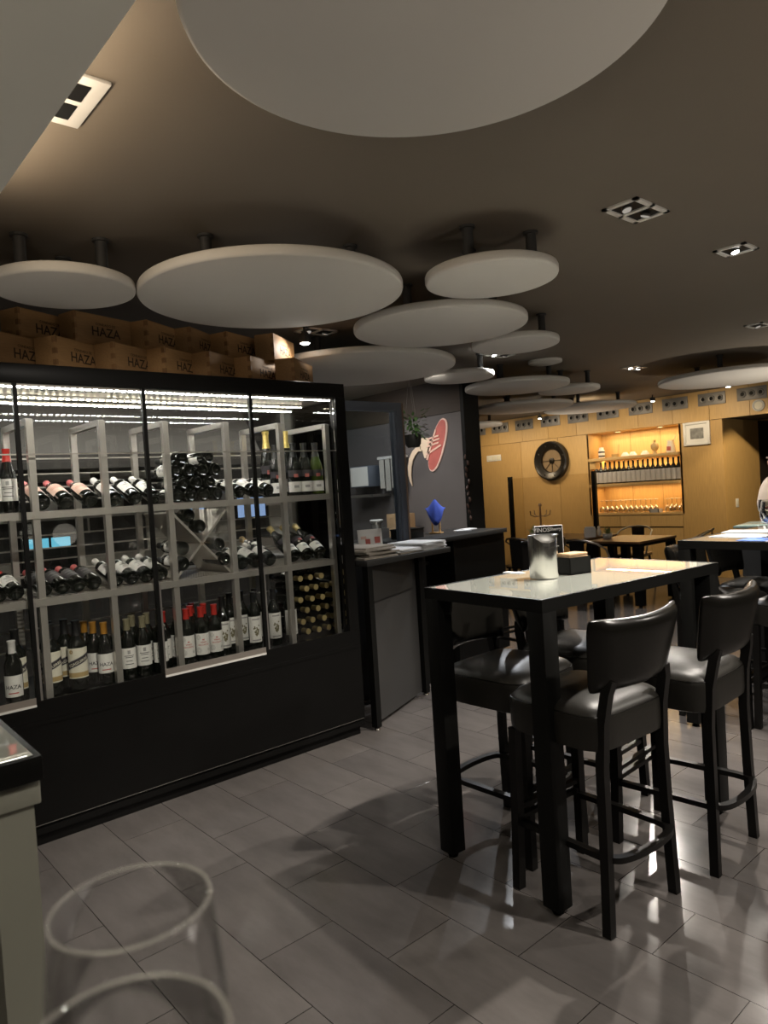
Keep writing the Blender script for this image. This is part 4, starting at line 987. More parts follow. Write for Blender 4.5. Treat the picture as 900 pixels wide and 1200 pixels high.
for i in range(7):
    y = .75 + i * .62; m, cn = KC[i]
    t = thing('storage_tub', f'{cn} tub on the kitchen shelf seen through the wine cabinet', 'tub', (-7.02, y, 1.446), 0, 'tubs on the kitchen shelf')
    MB().lathe([(0, 0), (.075, 0), (.09, .17), (.095, .18), (0, .18)], 20).build('tub', m, t); MB().lathe([(0, .181), (.098, .181), (.098, .20), (0, .20)], 20).build('lid', 'white', t)
for i, (y, z, w, h_) in enumerate(((1.93, 1.30, .30, .12),)):
    t = thing('display_panel', 'small glowing cyan kitchen display seen through the left of the cabinet', 'display', (-6.30, 1.76, .902), 0)
    MB().bx(-.08, .08, -.22, .22, 0, .40, bev=.004).build('casing', 'black', t)
    MB().bx(.081, .084, -.16, -.01, .30, .385).bx(.081, .084, .01, .16, .30, .385).build('screen', 'screen_cyan', t)
for i, (y, z, w, h_, nm) in enumerate(((3.13, 1.30, .16, .34, 'left'), (3.82, 1.42, .17, .20, 'right'))):
    t = thing('order_screen', ['tall bluish order screen glowing through the steel X divider', 'bluish order screen glowing right of the steel X divider'][i], 'screen', (-6.5, y, .902), rad(4))
    MB().bx(-.02, .02, -w - .015, w + .015, z - .902 - h_ / 1 * .5 - .02, z - .902 + h_ * .5 + .02, bev=.003).build('casing', 'black', t)
    MB().bx(.021, .023, -w, w, z - .902 - h_ * .5, z - .902 + h_ * .5).build('screen', 'screen_blue', t)
    MB().bx(-.02, .02, -.03, .03, 0, z - .902 - h_ * .5).bx(-.08, .08, -.1, .1, 0, .012).build('stand', 'black', t)
t = thing('wall_tiles', 'beige tiled panel on the kitchen wall behind the steel X divider', 'tile panel', (-7.19, 3.6, 0))
MB().bx(-.01, .01, -.62, .34, 1.02, 1.40).build('tiles', 'kitchen_tile', t)
t = thing('wall_tiles', 'pale panel added to brighten the kitchen wall behind the gold-necked bottles', 'tile panel', (-7.19, 4.95, 0))
MB().bx(-.01, .01, -.48, .44, .95, 1.55).build('tiles', 'kitchen_tile', t)  # pale surface added to brighten this dark kitchen corner
t = thing('mauve_shape', 'mauve rounded shape hanging in the kitchen behind the gold-necked bottles', 'cloth', (-5.2, 3.71, 1.02), 0)
MB().lathe([(0, 0), (.10, .0), (.13, .08), (.135, .16), (.11, .25), (.06, .31), (0, .33)], 24).build('cloth', 'mauve', t, 70)  # rounded mauve form for an unidentified shape in the kitchen
MB().tube([(0, 0, .32), (0, 0, 1.6 - .02)], .004).build('cord', 'ink_grey', t)
t = thing('trolley', 'steel kitchen trolley below the mauve rounded shape', 'trolley', (-5.2, 3.65, 0))
MB().bx(-.25, .25, -.35, .35, .98, 1.01, bev=.004).bx(-.25, .25, -.35, .35, .45, .47).build('trays', 'steel_soft', t)
for x in (-.23, .23):
    for y in (-.33, .33): MB().bx(x - .012, x + .012, y - .012, y + .012, 0, .98).build('leg', 'steel_soft', t)
t = thing('sign_reflection', 'small glowing teal sign panel seen in the top right of the cabinet', 'sign', (-7.17, 5.02, 2.30))
MB().bx(-.02, .0, -.20, .20, -.11, .11, bev=.003).build('casing', 'white', t); MB().bx(.001, .003, -.19, .19, -.10, .10).build('panel', 'sign_teal', t)  # glowing panel stands in for an exit sign's reflection in the glass
# seen through the glazed screen: white board, ticket rail, mug, boxes
t = thing('steel_cabinet', 'grey blue metal wall unit seen through the kitchen screen', 'wall unit', (-6.36, 5.28, 1.56), 0)
MB().bx(-.20, .13, -.06, .16, 0, .24, bev=.004).build('body', 'frame_blue', t); MB().bx(-.19, .12, -.064, -.061, .01, .23).build('door', 'white_metal', t); MB().bx(-.22, .24, -.10, .16, -.12, -.09).build('shelf', 'steel_soft', t)
t = thing('ticket_rail', 'rail of pale order slips hanging in the kitchen behind the glazed screen', 'ticket rail', (-6.06, 5.36, 1.86))
MB().bx(-.14, .27, -.02, .085, 0, .03).build('rail', 'white_metal', t)
for k in range(4): MB().bx(-.12 + k * .10, -.04 + k * .10, -.012, -.008, -.33 - .03 * (k % 2), 0).build('slip', 'kitchen_tile', t)
t = thing('side_bench', 'dark bench under the order slips in the kitchen', 'bench', (-5.95, 5.15, 0))
MB().bx(-.30, .55, -.27, .27, .90, .94).build('worktop', 'steel_soft', t); MB().bx(-.28, .53, -.25, .26, 0, .90).build('cupboards', 'dark_panel', t)
t = thing('wall_cupboard', 'pale metal wall cupboard in the kitchen behind the upper cabinet shelf', 'cupboard', (-7.02, 1.6, 1.78))
MB().bx(-.17, .15, -1.3, 1.5, 0, .34, bev=.004).build('carcass', 'kitchen_tile', t)
for k in range(4): MB().bx(.151, .158, -1.28 + k * .70, -.62 + k * .70, .02, .32, bev=.003).build('door', 'white_metal', t)
for k in range(3): MB().bx(.159, .164, -.66 + k * .70, -.54 + k * .70, .0, .34).build('dark_gap', 'black', t)
t = thing('steel_pot', 'white topped steel cylinder on the kitchen bench behind the screen', 'container', (-6.02, 5.12, .941))
MB().lathe([(0, 0), (.05, 0), (.05, .20), (.075, .22), (.075, .235), (0, .235)], 20).build('body', 'steel_soft', t); MB().lathe([(0, .236), (.078, .236), (.07, .248), (0, .25)], 20).build('lid', 'white', t)
for i, z in enumerate((.941, 1.093)):
    o = tag(MB().bx(-.12, .12, -.10, .10, 0, .15, bev=.003).build('cardboard_box', 'kraft'), 'brown box on the kitchen bench behind the screen, ' + ('lower one' if i == 0 else 'upper one'), 'box', 'brown boxes in the kitchen'); o.location = (-5.70 - .03 * i, 5.22, z)
area((-5.9, 3.0, 2.58), (-5.9, 3.0, 0), 30, .3, 3.6, NEUT)      # added fill light for the dark kitchen, no fitting
spot((-4.9, 3.1, 2.55), (-5.7, 4.0, .9), 30, NEUT, 120, .8)
spot((-5.6, 2.0, 2.55), (-6.9, 2.2, 1.0), 26, NEUT, 130, .8)
spot((-5.6, 4.2, 2.55), (-6.1, 5.2, 1.3), 40, COOL, 130, .8)

# ------------------------------------------------------------------ ham slice emblem on the grey wall
t = thing('ham_emblem', 'wall emblem of a ham slice with fork and horn on the grey wall', 'wall emblem', (-5.42, 5.446, 1.93))
RX = Matrix(((1, 0, 0, 0), (0, 0, 1, 0), (0, 1, 0, 0), (0, 0, 0, 1)))
def wall_prism(poly, y0, y1, name, m, par):   # polygon in x,z of the wall, thickness towards the room
    return MB().prism(poly, y0, y1, T=RX).build(name, m, par)
W0 = (-5.42, 1.93)
def ell(cx_, cz_, a, b_, rot, n=40, sq=2.3):
    out = []
    for k in range(n):
        u = 2 * pi * k / n; x = a * math.copysign(abs(cos(u)) ** (2 / sq), cos(u)); z = b_ * math.copysign(abs(sin(u)) ** (2 / sq), sin(u))
        out.append((cx_ + x * cos(rot) - z * sin(rot), cz_ + x * sin(rot) + z * cos(rot)))
    return out
e0 = (.105, .020)
wall_prism(ell(e0[0], e0[1], .295, .098, rad(66)), -.012, 0, 'rim', 'ham_rim', t)
wall_prism(ell(e0[0] - .006, e0[1], .280, .084, rad(66)), -.015, -.012, 'meat', 'ham_red', t)
wall_prism([(-.165, .085), (-.13, .115), (-.07, .118), (-.01, .105), (-.005, .06), (-.045, -.02), (-.07, -.10), (-.095, -.105), (-.12, -.03), (-.155, .02)], -.020, -.012, 'bone', 'bone', t)
for (x0, z0, x1, z1, w) in ((-.02, .095, .14, .118, .010), (-.035, .055, .15, .085, .010), (-.05, .015, .135, .045, .010), (-.065, -.07, .165, .015, .011), (-.055, -.125, .10, .185, .011)):
    d = Vector((x1 - x0, z1 - z0)).normalized(); nn = Vector((-d.y, d.x)) * w
    wall_prism([(x0 + nn.x, z0 + nn.y), (x0 - nn.x, z0 - nn.y), (x1 - nn.x * .8, z1 - nn.y * .8), (x1 + nn.x * .8, z1 + nn.y * .8)], -.026, -.0195, 'prong', 'ham_pale', t)
cen = [(-.135, -.005), (-.20, .005), (-.262, -.035), (-.312, -.10), (-.342, -.19), (-.348, -.275), (-.335, -.345), (-.318, -.392)]
wd = [.022, .028, .031, .031, .028, .022, .013, .003]
L1 = []; L2 = []
for i, (x, z) in enumerate(cen):
    a = Vector(cen[min(i + 1, 7)]) - Vector(cen[max(i - 1, 0)]); a.normalize(); nn = Vector((-a.y, a.x)) * wd[i]
    L1.append((x + nn.x, z + nn.y)); L2.append((x - nn.x, z - nn.y))
wall_prism(L1 + L2[::-1], -.018, -.008, 'horn', 'bone', t)
# hanging plant
t = thing('hanging_plant', 'trailing green plant in a black hanging pot before the grey wall', 'hanging plant', (-4.96, 4.74, 1.90))
MB().lathe([(0, 0), (.055, 0), (.075, .03), (.082, .10), (.085, .12), (.075, .12), (.07, .10), (0, .10)], 24).build('pot', 'black', t)
for k in range(3):
    a = 2 * pi * k / 3; MB().tube([(.083 * cos(a), .083 * sin(a), .12), (.0, 0, CZ - 1.90)], .002, 5).build('cord', 'cord_dark', t)
rr = random.Random(11); lf = MB()
for k in range(170):
    a = rr.uniform(0, 2 * pi); el = rr.uniform(-.9, 1.3); R0 = rr.uniform(.04, .15)
    p = Vector((R0 * cos(a) * .95, R0 * sin(a) * .95, .15 + R0 * 1.3 * sin(el) * .9 + .03)); d = Vector((cos(a), sin(a), rr.uniform(-.8, .7))).normalized(); s_ = d.cross(Vector((0, 0, 1))).normalized(); ln = rr.uniform(.05, .11); w = ln * .16
    lf.raw([tuple(p), tuple(p + d * ln * .5 + s_ * w), tuple(p + d * ln), tuple(p + d * ln * .5 - s_ * w)], [(0, 1, 2, 3)])
for k in range(5):
    a = rr.uniform(pi * .6, pi * 1.4); q = .08; lf.tube([(q * cos(a), q * sin(a), .11), (q * 1.6 * cos(a), q * 1.6 * sin(a), .16), (q * 1.9 * cos(a), q * 1.9 * sin(a), .02 - rr.uniform(0, .1))], .003, 4)
lf.build('foliage', 'leaf', t, 80)
# string of dried peppers at the wall corner
t = thing('pepper_string', 'string of dark dried peppers hanging down the corner of the grey wall', 'pepper string', (-4.86, 5.37, 1.12))
MB().tube([(0, 0, 0), (0, 0, .75)], .003, 5).build('string', 'black', t)
for k in range(11):
    q = MB().lathe([(0, -.03), (.010, -.015), (.013, .01), (.006, .028), (0, .03)], 10, T=Matrix.Translation((.014 * cos(k * 2.2), .014 * sin(k * 2.2), .05 + k * .062)) @ Matrix.Rotation(.5 * sin(k), 4, 'X')); q.build('pepper', 'bead', t)

# ------------------------------------------------------------------ on the oak wall
FY = WY - .0005
vx = [-8.729, -8.201, -7.665, -7.122, -6.587, -6.05, -5.50, -4.963, -4.436, -3.904]
vl = ['first from the left, half hidden by a disc', 'second from the left', 'third from the left', 'fourth from the left', 'fifth from the left, above the left edge of the niche', 'sixth from the left', 'fifth from the right, above the niche', 'third from the right, left of the picture frame', 'second from the right, above the picture frame', 'rightmost, over the dark passage']
vl[6] = 'fourth from the right, above the niche'
for i, x in enumerate(vx):
    t = thing('air_nozzle_plate', 'grey three-nozzle air plate, ' + vl[i], 'air vent', (x, FY, 2.49), 0, 'air nozzle plates along the top of the oak wall')
    MB().bx(-.19, .19, -.012, 0, -.085, .085, bev=.003).build('plate', 'vent_grey', t)
    for k in (-1, 0, 1):
        T = Matrix.Translation((k * .115, -.012, 0)) @ Matrix.Rotation(rad(90), 4, 'X')
        q = MB().lathe([(.022, .003), (.022, .014), (.038, .018), (.045, .012), (.046, 0), (.022, .0)], 20, T=T).build('nozzle_ring', 'vent_grey', t)
        MB().lathe([(0, .004), (.030, .010), (.024, .012), (0, .0115)], 16, T=Matrix.Translation((k * .115 + .006, -.016, .004)) @ Matrix.Rotation(rad(90), 4, 'X')).build('nozzle_opening', 'black', q)
t = thing('wall_speaker', 'round white rimmed speaker on the oak wall above the dark passage', 'speaker', (-3.826, FY, 2.319))
RXm = Matrix.Rotation(rad(90), 4, 'X')
MB().lathe([(.052, 0), (.078, 0), (.078, .014), (.062, .018), (.052, .008)], 28, T=RXm).build('rim', 'white_metal', t); MB().lathe([(0, .002), (.054, .002), (.05, .010), (0, .008)], 28, T=RXm).build('grille', 'cream', t)
t = thing('switch_plate', 'triple white switch plate on the left oak panel', 'switch', (-8.379, FY, 1.965))
MB().bx(-.165, .165, -.010, 0, -.055, .055, bev=.003).build('plate', 'white', t)
for k in (-1, 0, 1): MB().bx(k * .105 - .042, k * .105 + .042, -.014, -.010, -.04, .04, bev=.002).build('rocker', 'cream', t)
# gong / drum
t = thing('wall_gong', 'round black rimmed wheel shaped drum hung on the oak wall', 'wall drum', (-7.115, FY, 1.826))
MB().lathe([(.19, 0), (.315, .0), (.33, .02), (.325, .085), (.30, .10), (.275, .085), (.24, .075), (.20, .06), (.19, .03)], 64, T=RXm).build('rim', 'gong_black', t, 40)
MB().lathe([(0, .012), (.20, .012), (.20, .022), (0, .024)], 48, T=RXm).build('skin', 'gong_skin', t, 40)
MB().lathe([(0, .022), (.05, .022), (.045, .05), (.02, .06), (0, .06)], 20, T=RXm).build('hub', 'gong_black', t, 40)
sp_ = MB()
for k in range(5): a = pi + k * pi / 4; sp_.tube([(.045 * cos(a), -.03, .045 * sin(a)), (.20 * cos(a), -.03, .20 * sin(a))], .005, 5)
sp_.build('spokes', 'gong_black', t)
for k in range(8):
    a = 2 * pi * k / 8 + .3; MB().lathe([(0, 0), (.013, 0), (.010, .010), (0, .013)], 10, T=Matrix.Translation((.258 * cos(a), -.079, .258 * sin(a))) @ RXm).build('stud', 'chrome', t)
# picture
t = thing('picture_frame', 'white framed small picture on the oak wall right of the niche', 'picture', (-4.663, FY, 2.033))
for a in ((-.19, -.155, -.165, .165), (.155, .19, -.165, .165)): MB().bx(a[0], a[1], -.03, 0, a[2], a[3], bev=.004).build('frame_side', 'white', t)
for a in ((-.155, .155, .13, .165), (-.155, .155, -.165, -.13)): MB().bx(a[0], a[1], -.03, 0, a[2], a[3], bev=.004).build('frame_side', 'white', t)
MB().bx(-.155, .155, -.012, 0, -.13, .13).build('mount', 'white', t); MB().bx(-.095, .095, -.0135, -.012, -.075, .075).build('print', 'picture', t)
t = thing('wall_switch', 'small white switch on the oak side wall of the passage', 'switch', (PX0 + .0005, 10.35, 1.02))
MB().bx(0, .010, -.045, .045, -.06, .06, bev=.003).build('plate', 'white', t); MB().bx(.010, .015, -.03, .03, -.035, .035, bev=.002).build('rocker', 'cream', t)

# ------------------------------------------------------------------ niche shelves and what stands on them
t = thing('niche_shelf', 'upper oak shelf of the lit niche carrying jars and bowls', 'shelf', ((NX0 + NX1) / 2, WY, 1.755)); w2 = (NX1 - NX0) / 2 - .003
MB().bx(-w2, w2, -.06, nd - .005, 0, .045, bev=.002).build('board', 'oak_c', t); MB().bx(-w2, -w2 + .10, -.01, nd - .02, -.12, -.001).build('bracket', 'oak_b', t)
t = thing('niche_shelf', 'middle oak shelf of the lit niche carrying the bottle row', 'shelf', ((NX0 + NX1) / 2, WY, 1.345))
MB().bx(-w2, w2, -.06, nd - .005, 0, .045, bev=.002).build('board', 'oak_c', t)
bp = [(0, 0), (.036, 0), (.039, .006), (.039, .20), (.034, .225), (.018, .25), (.0155, .27), (.0155, .345), (0, .346)]
proto = None
for k in range(18):
    x = -6.335 + k * .0795
    lb = f'dark-necked bottle in the shelf row of the niche, ' + ('leftmost' if k == 0 else 'rightmost' if k == 17 else f'{ORD[k]} from the left' if k < 9 else f'{ORD[17 - k]} from the right')
    if proto is None:
        proto = thing('spirit_bottle', lb, 'bottle', (x, WY + .06, 1.391), 0, 'bottle row in the niche')
        MB().lathe(bp, 18).build('body', 'bottle_glass', proto, 40); MB().lathe([(.0397, .02), (.0397, .185)], 18).build('paper_label', 'label_grey', proto)
    else: dup(proto, (x, WY + .06, 1.391), None, lb)
def small(name, lb, cat, x, z, prof, m, y=.12, group=None, sub=None):
    t = thing(name, lb, cat, (x, WY + y, z), 0, group); MB().lathe(prof, 24).build('body', m, t, 45)
    if sub:
        for nm, p, mm in sub: MB().lathe(p, 24).build(nm, mm, t, 45)
    return t
ZS = 1.801
small('striped_jar', 'white jar with dark bands at the left end of the upper niche shelf', 'jar', -6.27, ZS, [(0, 0), (.045, 0), (.05, .01), (.05, .12), (.035, .14), (.035, .17), (0, .175)], 'white', sub=[('band', [(.0505, .02), (.0505, .045)], 'ink'), ('upper_band', [(.0505, .085), (.0505, .11)], 'ink')])
t = small('serving_pan', 'small copper pan with an upright handle on the upper niche shelf', 'pan', -6.03, ZS, [(0, 0), (.05, 0), (.06, .05), (.056, .05), (.048, .006), (0, .006)], 'bronze')
MB().tube([(.045, 0, .045), (.06, 0, .12), (.068, 0, .19)], .006, 6).build('handle', 'bronze', t)
for k, x in enumerate((-5.86, -5.73, -5.53)): small('white_bowl', ['white bowl turned over on the upper niche shelf, left of three', 'white bowl turned over on the upper niche shelf, middle of three', 'white bowl turned over on the upper niche shelf, right of three'][k], 'bowl', x, ZS, [(0, .062), (.03, .062), (.035, .055), (.062, .02), (.068, 0), (.062, 0), (.03, .05), (0, .055)], 'clear_white', group='bowls on the niche shelf')
t = small('round_flask', 'round copper coloured flask on a foot on the upper niche shelf', 'flask', -5.37, ZS, [(0, 0), (.03, 0), (.028, .01), (.02, .04), (.05, .07), (.062, .11), (.05, .15), (.02, .17), (.018, .20), (.022, .205), (0, .206)], 'bronze')
t = small('pitcher', 'pale pitcher with a painted front and slanting handle on the upper niche shelf', 'pitcher', -5.12, ZS, [(0, 0), (.065, 0), (.068, .01), (.06, .09), (.045, .15), (.048, .18), (.044, .18), (.04, .15), (0, .145)], 'cream')
MB().tube([(.045, 0, .16), (.07, 0, .21), (.085, 0, .25)], .006, 6).build('spoon', 'bone', t); MB().bx(-.03, .03, -.069, -.062, .03, .09, bev=.002).build('painted_front', 'ham_red', t)
# upside-down wine glasses on the niche counter
gp = [(0, .200), (.034, .200), (.034, .197), (.005, .190), (.004, .110), (.012, .102), (.034, .080), (.041, .050), (.038, .012), (.034, 0), (.033, .001), (.037, .014), (.040, .050), (.033, .078), (.010, .099), (0, .100)]
gl = None; nn_ = 0
for row, (n, y, x0) in enumerate(((12, .07, -6.28), (11, .17, -6.25), (4, .07, -5.19), (4, .17, -5.17))):
    for k in range(n):
        x = x0 + k * (.083 if row < 2 else .072)
        lb = row_label(k, n, 'upside-down wine glass', ['in the front row, large niche group', 'in the back row, large niche group', 'in the front row, small niche group', 'in the back row, small niche group'][row])
        if gl is None:
            gl = thing('stored_glass', lb, 'wine glass', (x, WY + y, .927), 0, 'glasses stored in the niche'); MB().lathe(gp, 20).build('glass', 'stem_glass', gl, 60)
        else: dup(gl, (x, WY + y, .927), None, lb)
t = thing('grey_tray', 'shallow grey dish between the two glass groups on the niche counter', 'dish', (-5.40, WY + .0, .927)); 
MB().bx(-.06, .06, -.05, .05, 0, .008).bx(-.075, .075, -.06, -.05, .0, .055).bx(-.075, .075, .05, .06, 0, .055).bx(-.075, -.06, -.06, .06, 0, .055).bx(.06, .075, -.06, .06, 0, .055).build('body', 'ink_grey', t)
t.location = (-5.37, WY + .065, .927)
for k, x in enumerate((-6.0, -5.3)):
    t = thing('niche_lamp', ['small lamp in the roof of the niche, left one', 'small lamp in the roof of the niche, right one'][k], 'lamp', (x, WY + .18, 2.199), 0, 'lamps in the niche roof')
    MB().lathe([(.045, -.008), (.055, -.008), (.055, 0), (.045, 0)], 20).build('ring', 'white_metal', t); MB().lathe([(0, -.006), (.044, -.006), (.044, -.001), (0, -.001)], 20).build('lens', 'niche_lamp', t)

# ------------------------------------------------------------------ glass partition in the dining area
t = thing('glass_partition', 'low glass partition between two black posts before the oak wall', 'partition', (-6.60, 9.25, 0), 0)
for x in (-.84, .72): MB().bx(x - .03, x + .03, -.03, .03, 0, 1.60, bev=.003).build('post', 'black', t)
MB().bx(-.81, .69, -.005, .005, .25, 1.57).build('pane', 'screen_glass', t)
# coat stand
t = thing('coat_stand', 'dark coat stand with curled hooks between the partition and the oak wall', 'coat stand', (-7.15, 9.62, 0))
MB().tube([(0, 0, .02), (0, 0, 1.08)], .016, 10).lathe([(0, 1.08), (.025, 1.085), (.03, 1.11), (.018, 1.135), (0, 1.14)], 14).build('pole', 'frame_brown', t)
for k in range(5):
    a = 2 * pi * k / 5 + .3; MB().tube([(0, 0, .93), (.09 * cos(a), .09 * sin(a), .92), (.16 * cos(a), .16 * sin(a), .95), (.17 * cos(a), .17 * sin(a), 1.02)], .009, 6).build('hook', 'frame_brown', t)
for k in range(4): a = 2 * pi * k / 4 + .4; MB().tube([(0, 0, .12), (.13 * cos(a), .13 * sin(a), .10), (.22 * cos(a), .22 * sin(a), .012)], .012, 6).build('foot', 'frame_brown', t)

# ------------------------------------------------------------------ dining tables and chairs
def dining_table(x, y, w, d, label, cut=0.0, rz=0):
    t = thing('dining_table', label, 'dining table', (x, y, 0), rad(rz))
    c = cut; poly = [(-w / 2, -d / 2), (w / 2 - c, -d / 2), (w / 2, -d / 2 + c), (w / 2, d / 2 - c), (w / 2 - c, d / 2), (-w / 2, d / 2)] if c else [(-w / 2, -d / 2), (w / 2, -d / 2), (w / 2, d / 2), (-w / 2, d / 2)]
    MB().prism(poly, .725, .75).build('table_top', 'table_wood', t)
    MB().bx(-w / 2 + .01, w / 2 - .01, -d / 2 + .01, d / 2 - .01, .690, .724).build('apron', 'black', t)
    for sx in (-1, 1):
        for sy in (-1, 1):
            px, py = sx * (w / 2 - .05), sy * (d / 2 - .05)
            MB().bx(px - .045, px + .045, py - .045, py + .045, .02, .69).lathe([(0, 0), (.02, 0), (.02, .02), (0, .02)], 10, T=Matrix.Translation((px, py, 0))).build('leg', 'black', t)
    return t
dining_table(-4.50, 7.80, .70, .86, 'low brown dining table in front of the niche, the right one')
dining_table(-5.52, 7.98, .95, .86, 'low dining table with a brown top, half hidden behind the steel bin')
def bistro_chair(x, y, rz, label, first=None):
    if first: return dup(first, (x, y, 0), (0, 0, rad(rz)), label)
    t = thing('bistro_chair', label, 'chair', (x, y, 0), rad(rz), 'metal bistro chairs')
    MB().bx(-.19, .19, -.19, .19, .445, .47, bev=.01).build('seat', 'seat_wood', t)
    MB().bx(-.18, .18, -.18, .18, .425, .445).build('seat_frame', 'black_gloss', t)
    for sx in (-1, 1):
        for sy in (-1, 1): MB().tube([(sx * .15, sy * .15, .43), (sx * .20, sy * .20, 0)], [.018, .011], 8).build('leg', 'black_gloss', t)
    # bent arm and back loop, back towards -x
    pts = [(.12, -.20, .44), (.10, -.225, .60), (.02, -.235, .69), (-.12, -.215, .76), (-.20, -.13, .80), (-.225, 0, .815), (-.20, .13, .80), (-.12, .215, .76), (.02, .235, .69), (.10, .225, .60), (.12, .20, .44)]
    MB().tube(pts, .011, 8).build('arm_loop', 'steel_soft', t)
    MB().raw([(-.205, -.085, .80), (-.205, .085, .80), (-.19, .075, .44), (-.19, -.075, .44), (-.215, -.085, .80), (-.215, .085, .80), (-.20, .075, .44), (-.20, -.075, .44)], [(0, 1, 2, 3), (7, 6, 5, 4), (0, 4, 5, 1), (2, 6, 7, 3), (0, 3, 7, 4), (1, 5, 6, 2)]).build('splat', 'black_gloss', t)
    return t
BC = bistro_chair(-4.66, 7.10, 90, 'metal bistro chair with its black back towards us, near the right dining table')
bistro_chair(-5.00, 8.72, -80, 'metal bistro chair behind the dining tables, pale arm loop over the plant', BC)
bistro_chair(-3.98, 8.30, 200, 'metal bistro chair at the right end of the right dining table', BC)
bistro_chair(-5.62, 7.22, 90, 'metal bistro chair at the near side of the half hidden dining table', BC)
# things on the dining tables
t = thing('table_plant', 'small pale leaved plant in a white pot on the right dining table', 'potted plant', (-4.78, 7.75, .7505))
MB().lathe([(0, 0), (.045, 0), (.06, .03), (.055, .06), (.045, .06), (0, .05)], 20).build('pot', 'white', t)
rr = random.Random(4); lf = MB()
for k in range(26):
    a = rr.uniform(0, 2 * pi); e_ = rr.uniform(.2, 1.3); d = Vector((cos(a) * cos(e_), sin(a) * cos(e_), sin(e_))); s_ = d.cross(Vector((0, 0, 1))).normalized(); p = Vector((0, 0, .05)); ln = rr.uniform(.07, .12)
    lf.raw([tuple(p), tuple(p + d * ln * .6 + s_ * .014), tuple(p + d * ln), tuple(p + d * ln * .6 - s_ * .014)], [(0, 1, 2, 3)])
lf.build('leaves', 'leaf_pale', t, 80)
t = thing('napkin_holder', 'white napkin holder on the half hidden dining table', 'napkin holder', (-5.13, 7.92, .7505), rad(25))
MB().bx(-.07, .07, -.04, .04, 0, .015).bx(-.07, .07, -.04, -.034, .015, .11).bx(-.07, .07, .034, .04, .015, .11).build('holder', 'clear_white', t); MB().bx(-.06, .06, -.03, .03, .016, .13).build('napkins', 'white', t)
for k, (x, y) in enumerate(((-5.11, 8.08), (-5.15, 8.16))):
    small('cruet', ['small cruet bottle beside the white napkin holder, nearer one', 'small cruet bottle beside the white napkin holder, farther one'][k], 'cruet', x, .7505, [(0, 0), (.025, 0), (.027, .06), (.012, .09), (.012, .12), (0, .125)], 'clear_white', y=y - WY, group='cruets')
for k, (x, y, lb) in enumerate(((-5.80, 7.86, 'white squeeze bottle peeking out left of the steel bin'), (-5.64, 7.80, 'cream candle glass peeking out between the bin and the menu card'))):
    small('squeeze_bottle' if k == 0 else 'candle_glass', lb, 'bottle' if k == 0 else 'candle', x, .7505, [(0, 0), (.035, 0), (.037, .10), (.015, .13), (.012, .16), (0, .165)] if k == 0 else [(0, 0), (.045, 0), (.05, .12), (0, .12)], 'white' if k == 0 else 'cream', y=y - WY)
t = thing('table_plant', 'pale leaved plant showing beside the black stool back at the serving counter', 'potted plant', (-5.92, 7.80, .7505))
MB().lathe([(0, 0), (.045, 0), (.06, .03), (.055, .06), (.045, .06), (0, .05)], 20).build('pot', 'white', t)
lf = MB()
for k in range(26):
    a = rr.uniform(0, 2 * pi); e_ = rr.uniform(.2, 1.3); d = Vector((cos(a) * cos(e_), sin(a) * cos(e_), sin(e_))); s_ = d.cross(Vector((0, 0, 1))).normalized(); p = Vector((0, 0, .05)); ln = rr.uniform(.08, .14)
    lf.raw([tuple(p), tuple(p + d * ln * .6 + s_ * .014), tuple(p + d * ln), tuple(p + d * ln * .6 - s_ * .014)], [(0, 1, 2, 3)])
lf.build('leaves', 'leaf_pale', t, 80)

# ------------------------------------------------------------------ person at the right edge
def skin_mesh(name, chains, m, parent=None, root=0, sub=2):
    vs = []; es = []; rs = []; ids = {}
    for ch in chains:
        prev = None
        for (p, r) in ch:
            k = tuple(round(c, 4) for c in p)
            if k not in ids: ids[k] = len(vs); vs.append(p); rs.append(r)
            if prev is not None and prev != ids[k]: es.append((prev, ids[k]))
            prev = ids[k]
    me = bpy.data.meshes.new(name); me.from_pydata(vs, es, []); o = bpy.data.objects.new(name, me); C.objects.link(o)
    o.modifiers.new('skin', 'SKIN'); sv = me.skin_vertices[0].data if me.skin_vertices else None
    if sv is None:
        bm = bmesh.new(); bm.from_mesh(me); bm.verts.layers.skin.verify(); bm.to_mesh(me); bm.free(); sv = me.skin_vertices[0].data
    for i, r in enumerate(rs): sv[i].radius = (r, r) if not isinstance(r, tuple) else r; sv[i].use_root = (i == root)
    s_ = o.modifiers.new('sub', 'SUBSURF'); s_.levels = sub; s_.render_levels = sub
    o.modifiers['skin'].use_smooth_shade = True
    me.materials.append(M[m])
    if parent: o.parent = parent
    return o
def arm(s):
    return [((0, 0, 1.36), .09), ((0, s * .10, 1.35), .070), ((0, s * .175, 1.33), .052), ((.0, s * .205, 1.20), .045), ((.01, s * .215, 1.06), .038), ((.06, s * .205, .94), .034), ((.12, s * .19, .84), .025)]
pel = ((0, 0, .92), .13)
body = [[pel, ((0, 0, 1.05), .115), ((0, 0, 1.20), .125), ((0, 0, 1.36), .09), ((.005, 0, 1.44), .05), ((.015, 0, 1.50), .072), ((.022, 0, 1.57), .088), ((.012, 0, 1.64), .070)],
        [((.022, 0, 1.57), .088), ((.10, 0, 1.545), .016), ((.118, 0, 1.535), .009)]]
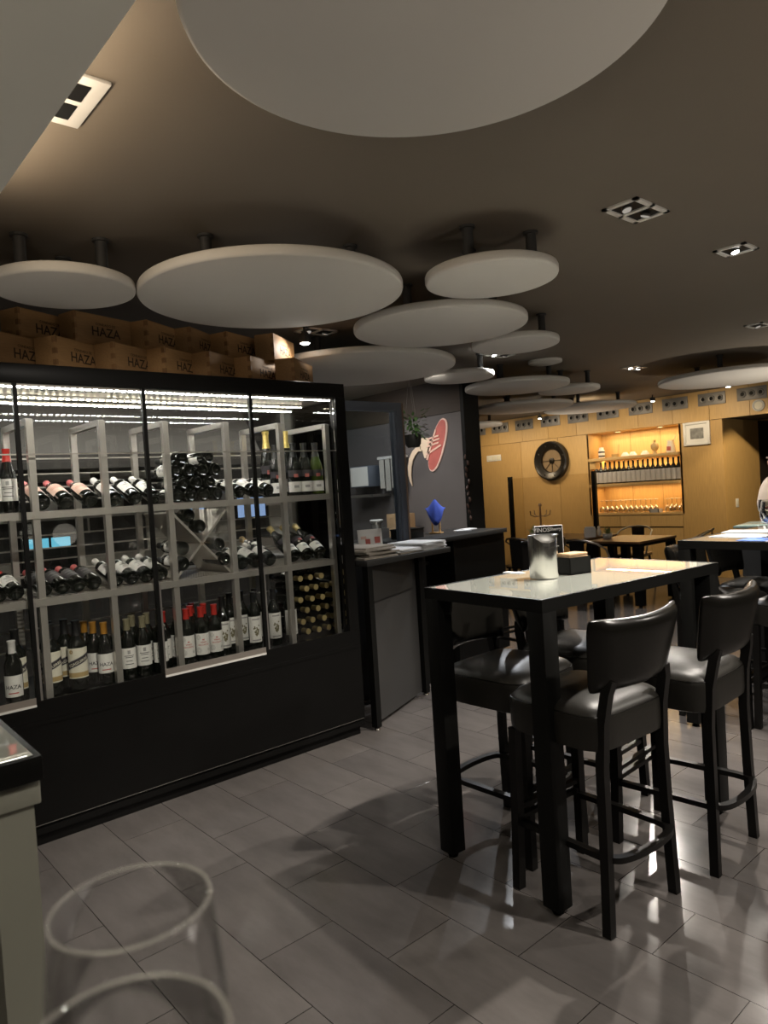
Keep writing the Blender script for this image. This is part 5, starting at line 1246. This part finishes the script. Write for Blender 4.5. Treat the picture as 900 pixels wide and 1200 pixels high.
for s in (-1, 1):
    a = arm(s); body.append(a); w_ = Vector(a[-1][0])
    for k in range(4): body.append([a[-1], (tuple(w_ + Vector((.035, (k - 1.5) * .017, -.04))), .010), (tuple(w_ + Vector((.05, (k - 1.5) * .02, -.075 - (.006 if k in (1, 2) else 0)))), .009), (tuple(w_ + Vector((.048, (k - 1.5) * .02, -.10 - (.008 if k in (1, 2) else 0)))), .007)])
    body.append([a[-1], (tuple(w_ + Vector((.025, -s * .035, -.025))), .010), (tuple(w_ + Vector((.045, -s * .045, -.055))), .008)])
    body.append([pel, ((0, s * .085, .82), .09), ((.01, s * .09, .48), .055), ((-.005, s * .09, .10), .035), ((.0, s * .09, .045), .035), ((.13, s * .095, .03), .026)])
PR = skin_mesh('person', body, 'skin'); tag(PR, 'person with fair brown hair in a beige short sleeved blouse, at the right photo edge', 'person')
tops = [[((0, 0, .90), .150), ((0, 0, 1.05), .132), ((0, 0, 1.20), .142), ((0, 0, 1.345), .108), ((.002, 0, 1.405), .062)]]
for s in (-1, 1): tops.append([((0, 0, 1.345), .108), ((0, s * .105, 1.352), .084), ((0, s * .18, 1.32), .066), ((0, s * .212, 1.21), .068), ((.005, s * .222, 1.145), .072)])
skin_mesh('blouse', tops, 'blouse', PR)
tr = []
for s in (-1, 1): tr.append([((0, 0, .93), .140), ((0, s * .085, .82), .100), ((.01, s * .09, .48), .068), ((-.005, s * .09, .12), .055)])
skin_mesh('trousers', tr, 'trousers', PR)
skin_mesh('hair', [[((.0, 0, 1.655), .085), ((-.045, 0, 1.60), .098), ((-.065, 0, 1.50), .085), ((-.07, 0, 1.38), .06), ((-.065, 0, 1.30), .035)], [((-.045, 0, 1.60), .098), ((-.02, .065, 1.54), .04), ((-.03, .075, 1.42), .035)], [((-.045, 0, 1.60), .098), ((-.02, -.065, 1.54), .04), ((-.03, -.075, 1.42), .035)]], 'hair', PR)
for s in (-1, 1):
    e_ = MB().lathe([(0, -.009), (.008, -.004), (.009, 0), (.008, .004), (0, .009)], 12, T=Matrix.Translation((.098, s * .03, 1.578))).build('eye', 'white', PR)
MB().lathe([(0, 0), (.018, .0), (.014, .006), (0, .008)], 12, T=Matrix.Translation((.098, 0, 1.505)) @ Matrix.Rotation(rad(90), 4, 'Y')).build('mouth', 'ham_red', PR)
PR.location = (-2.335, 6.50, 0); PR.rotation_euler = (0, 0, rad(165))
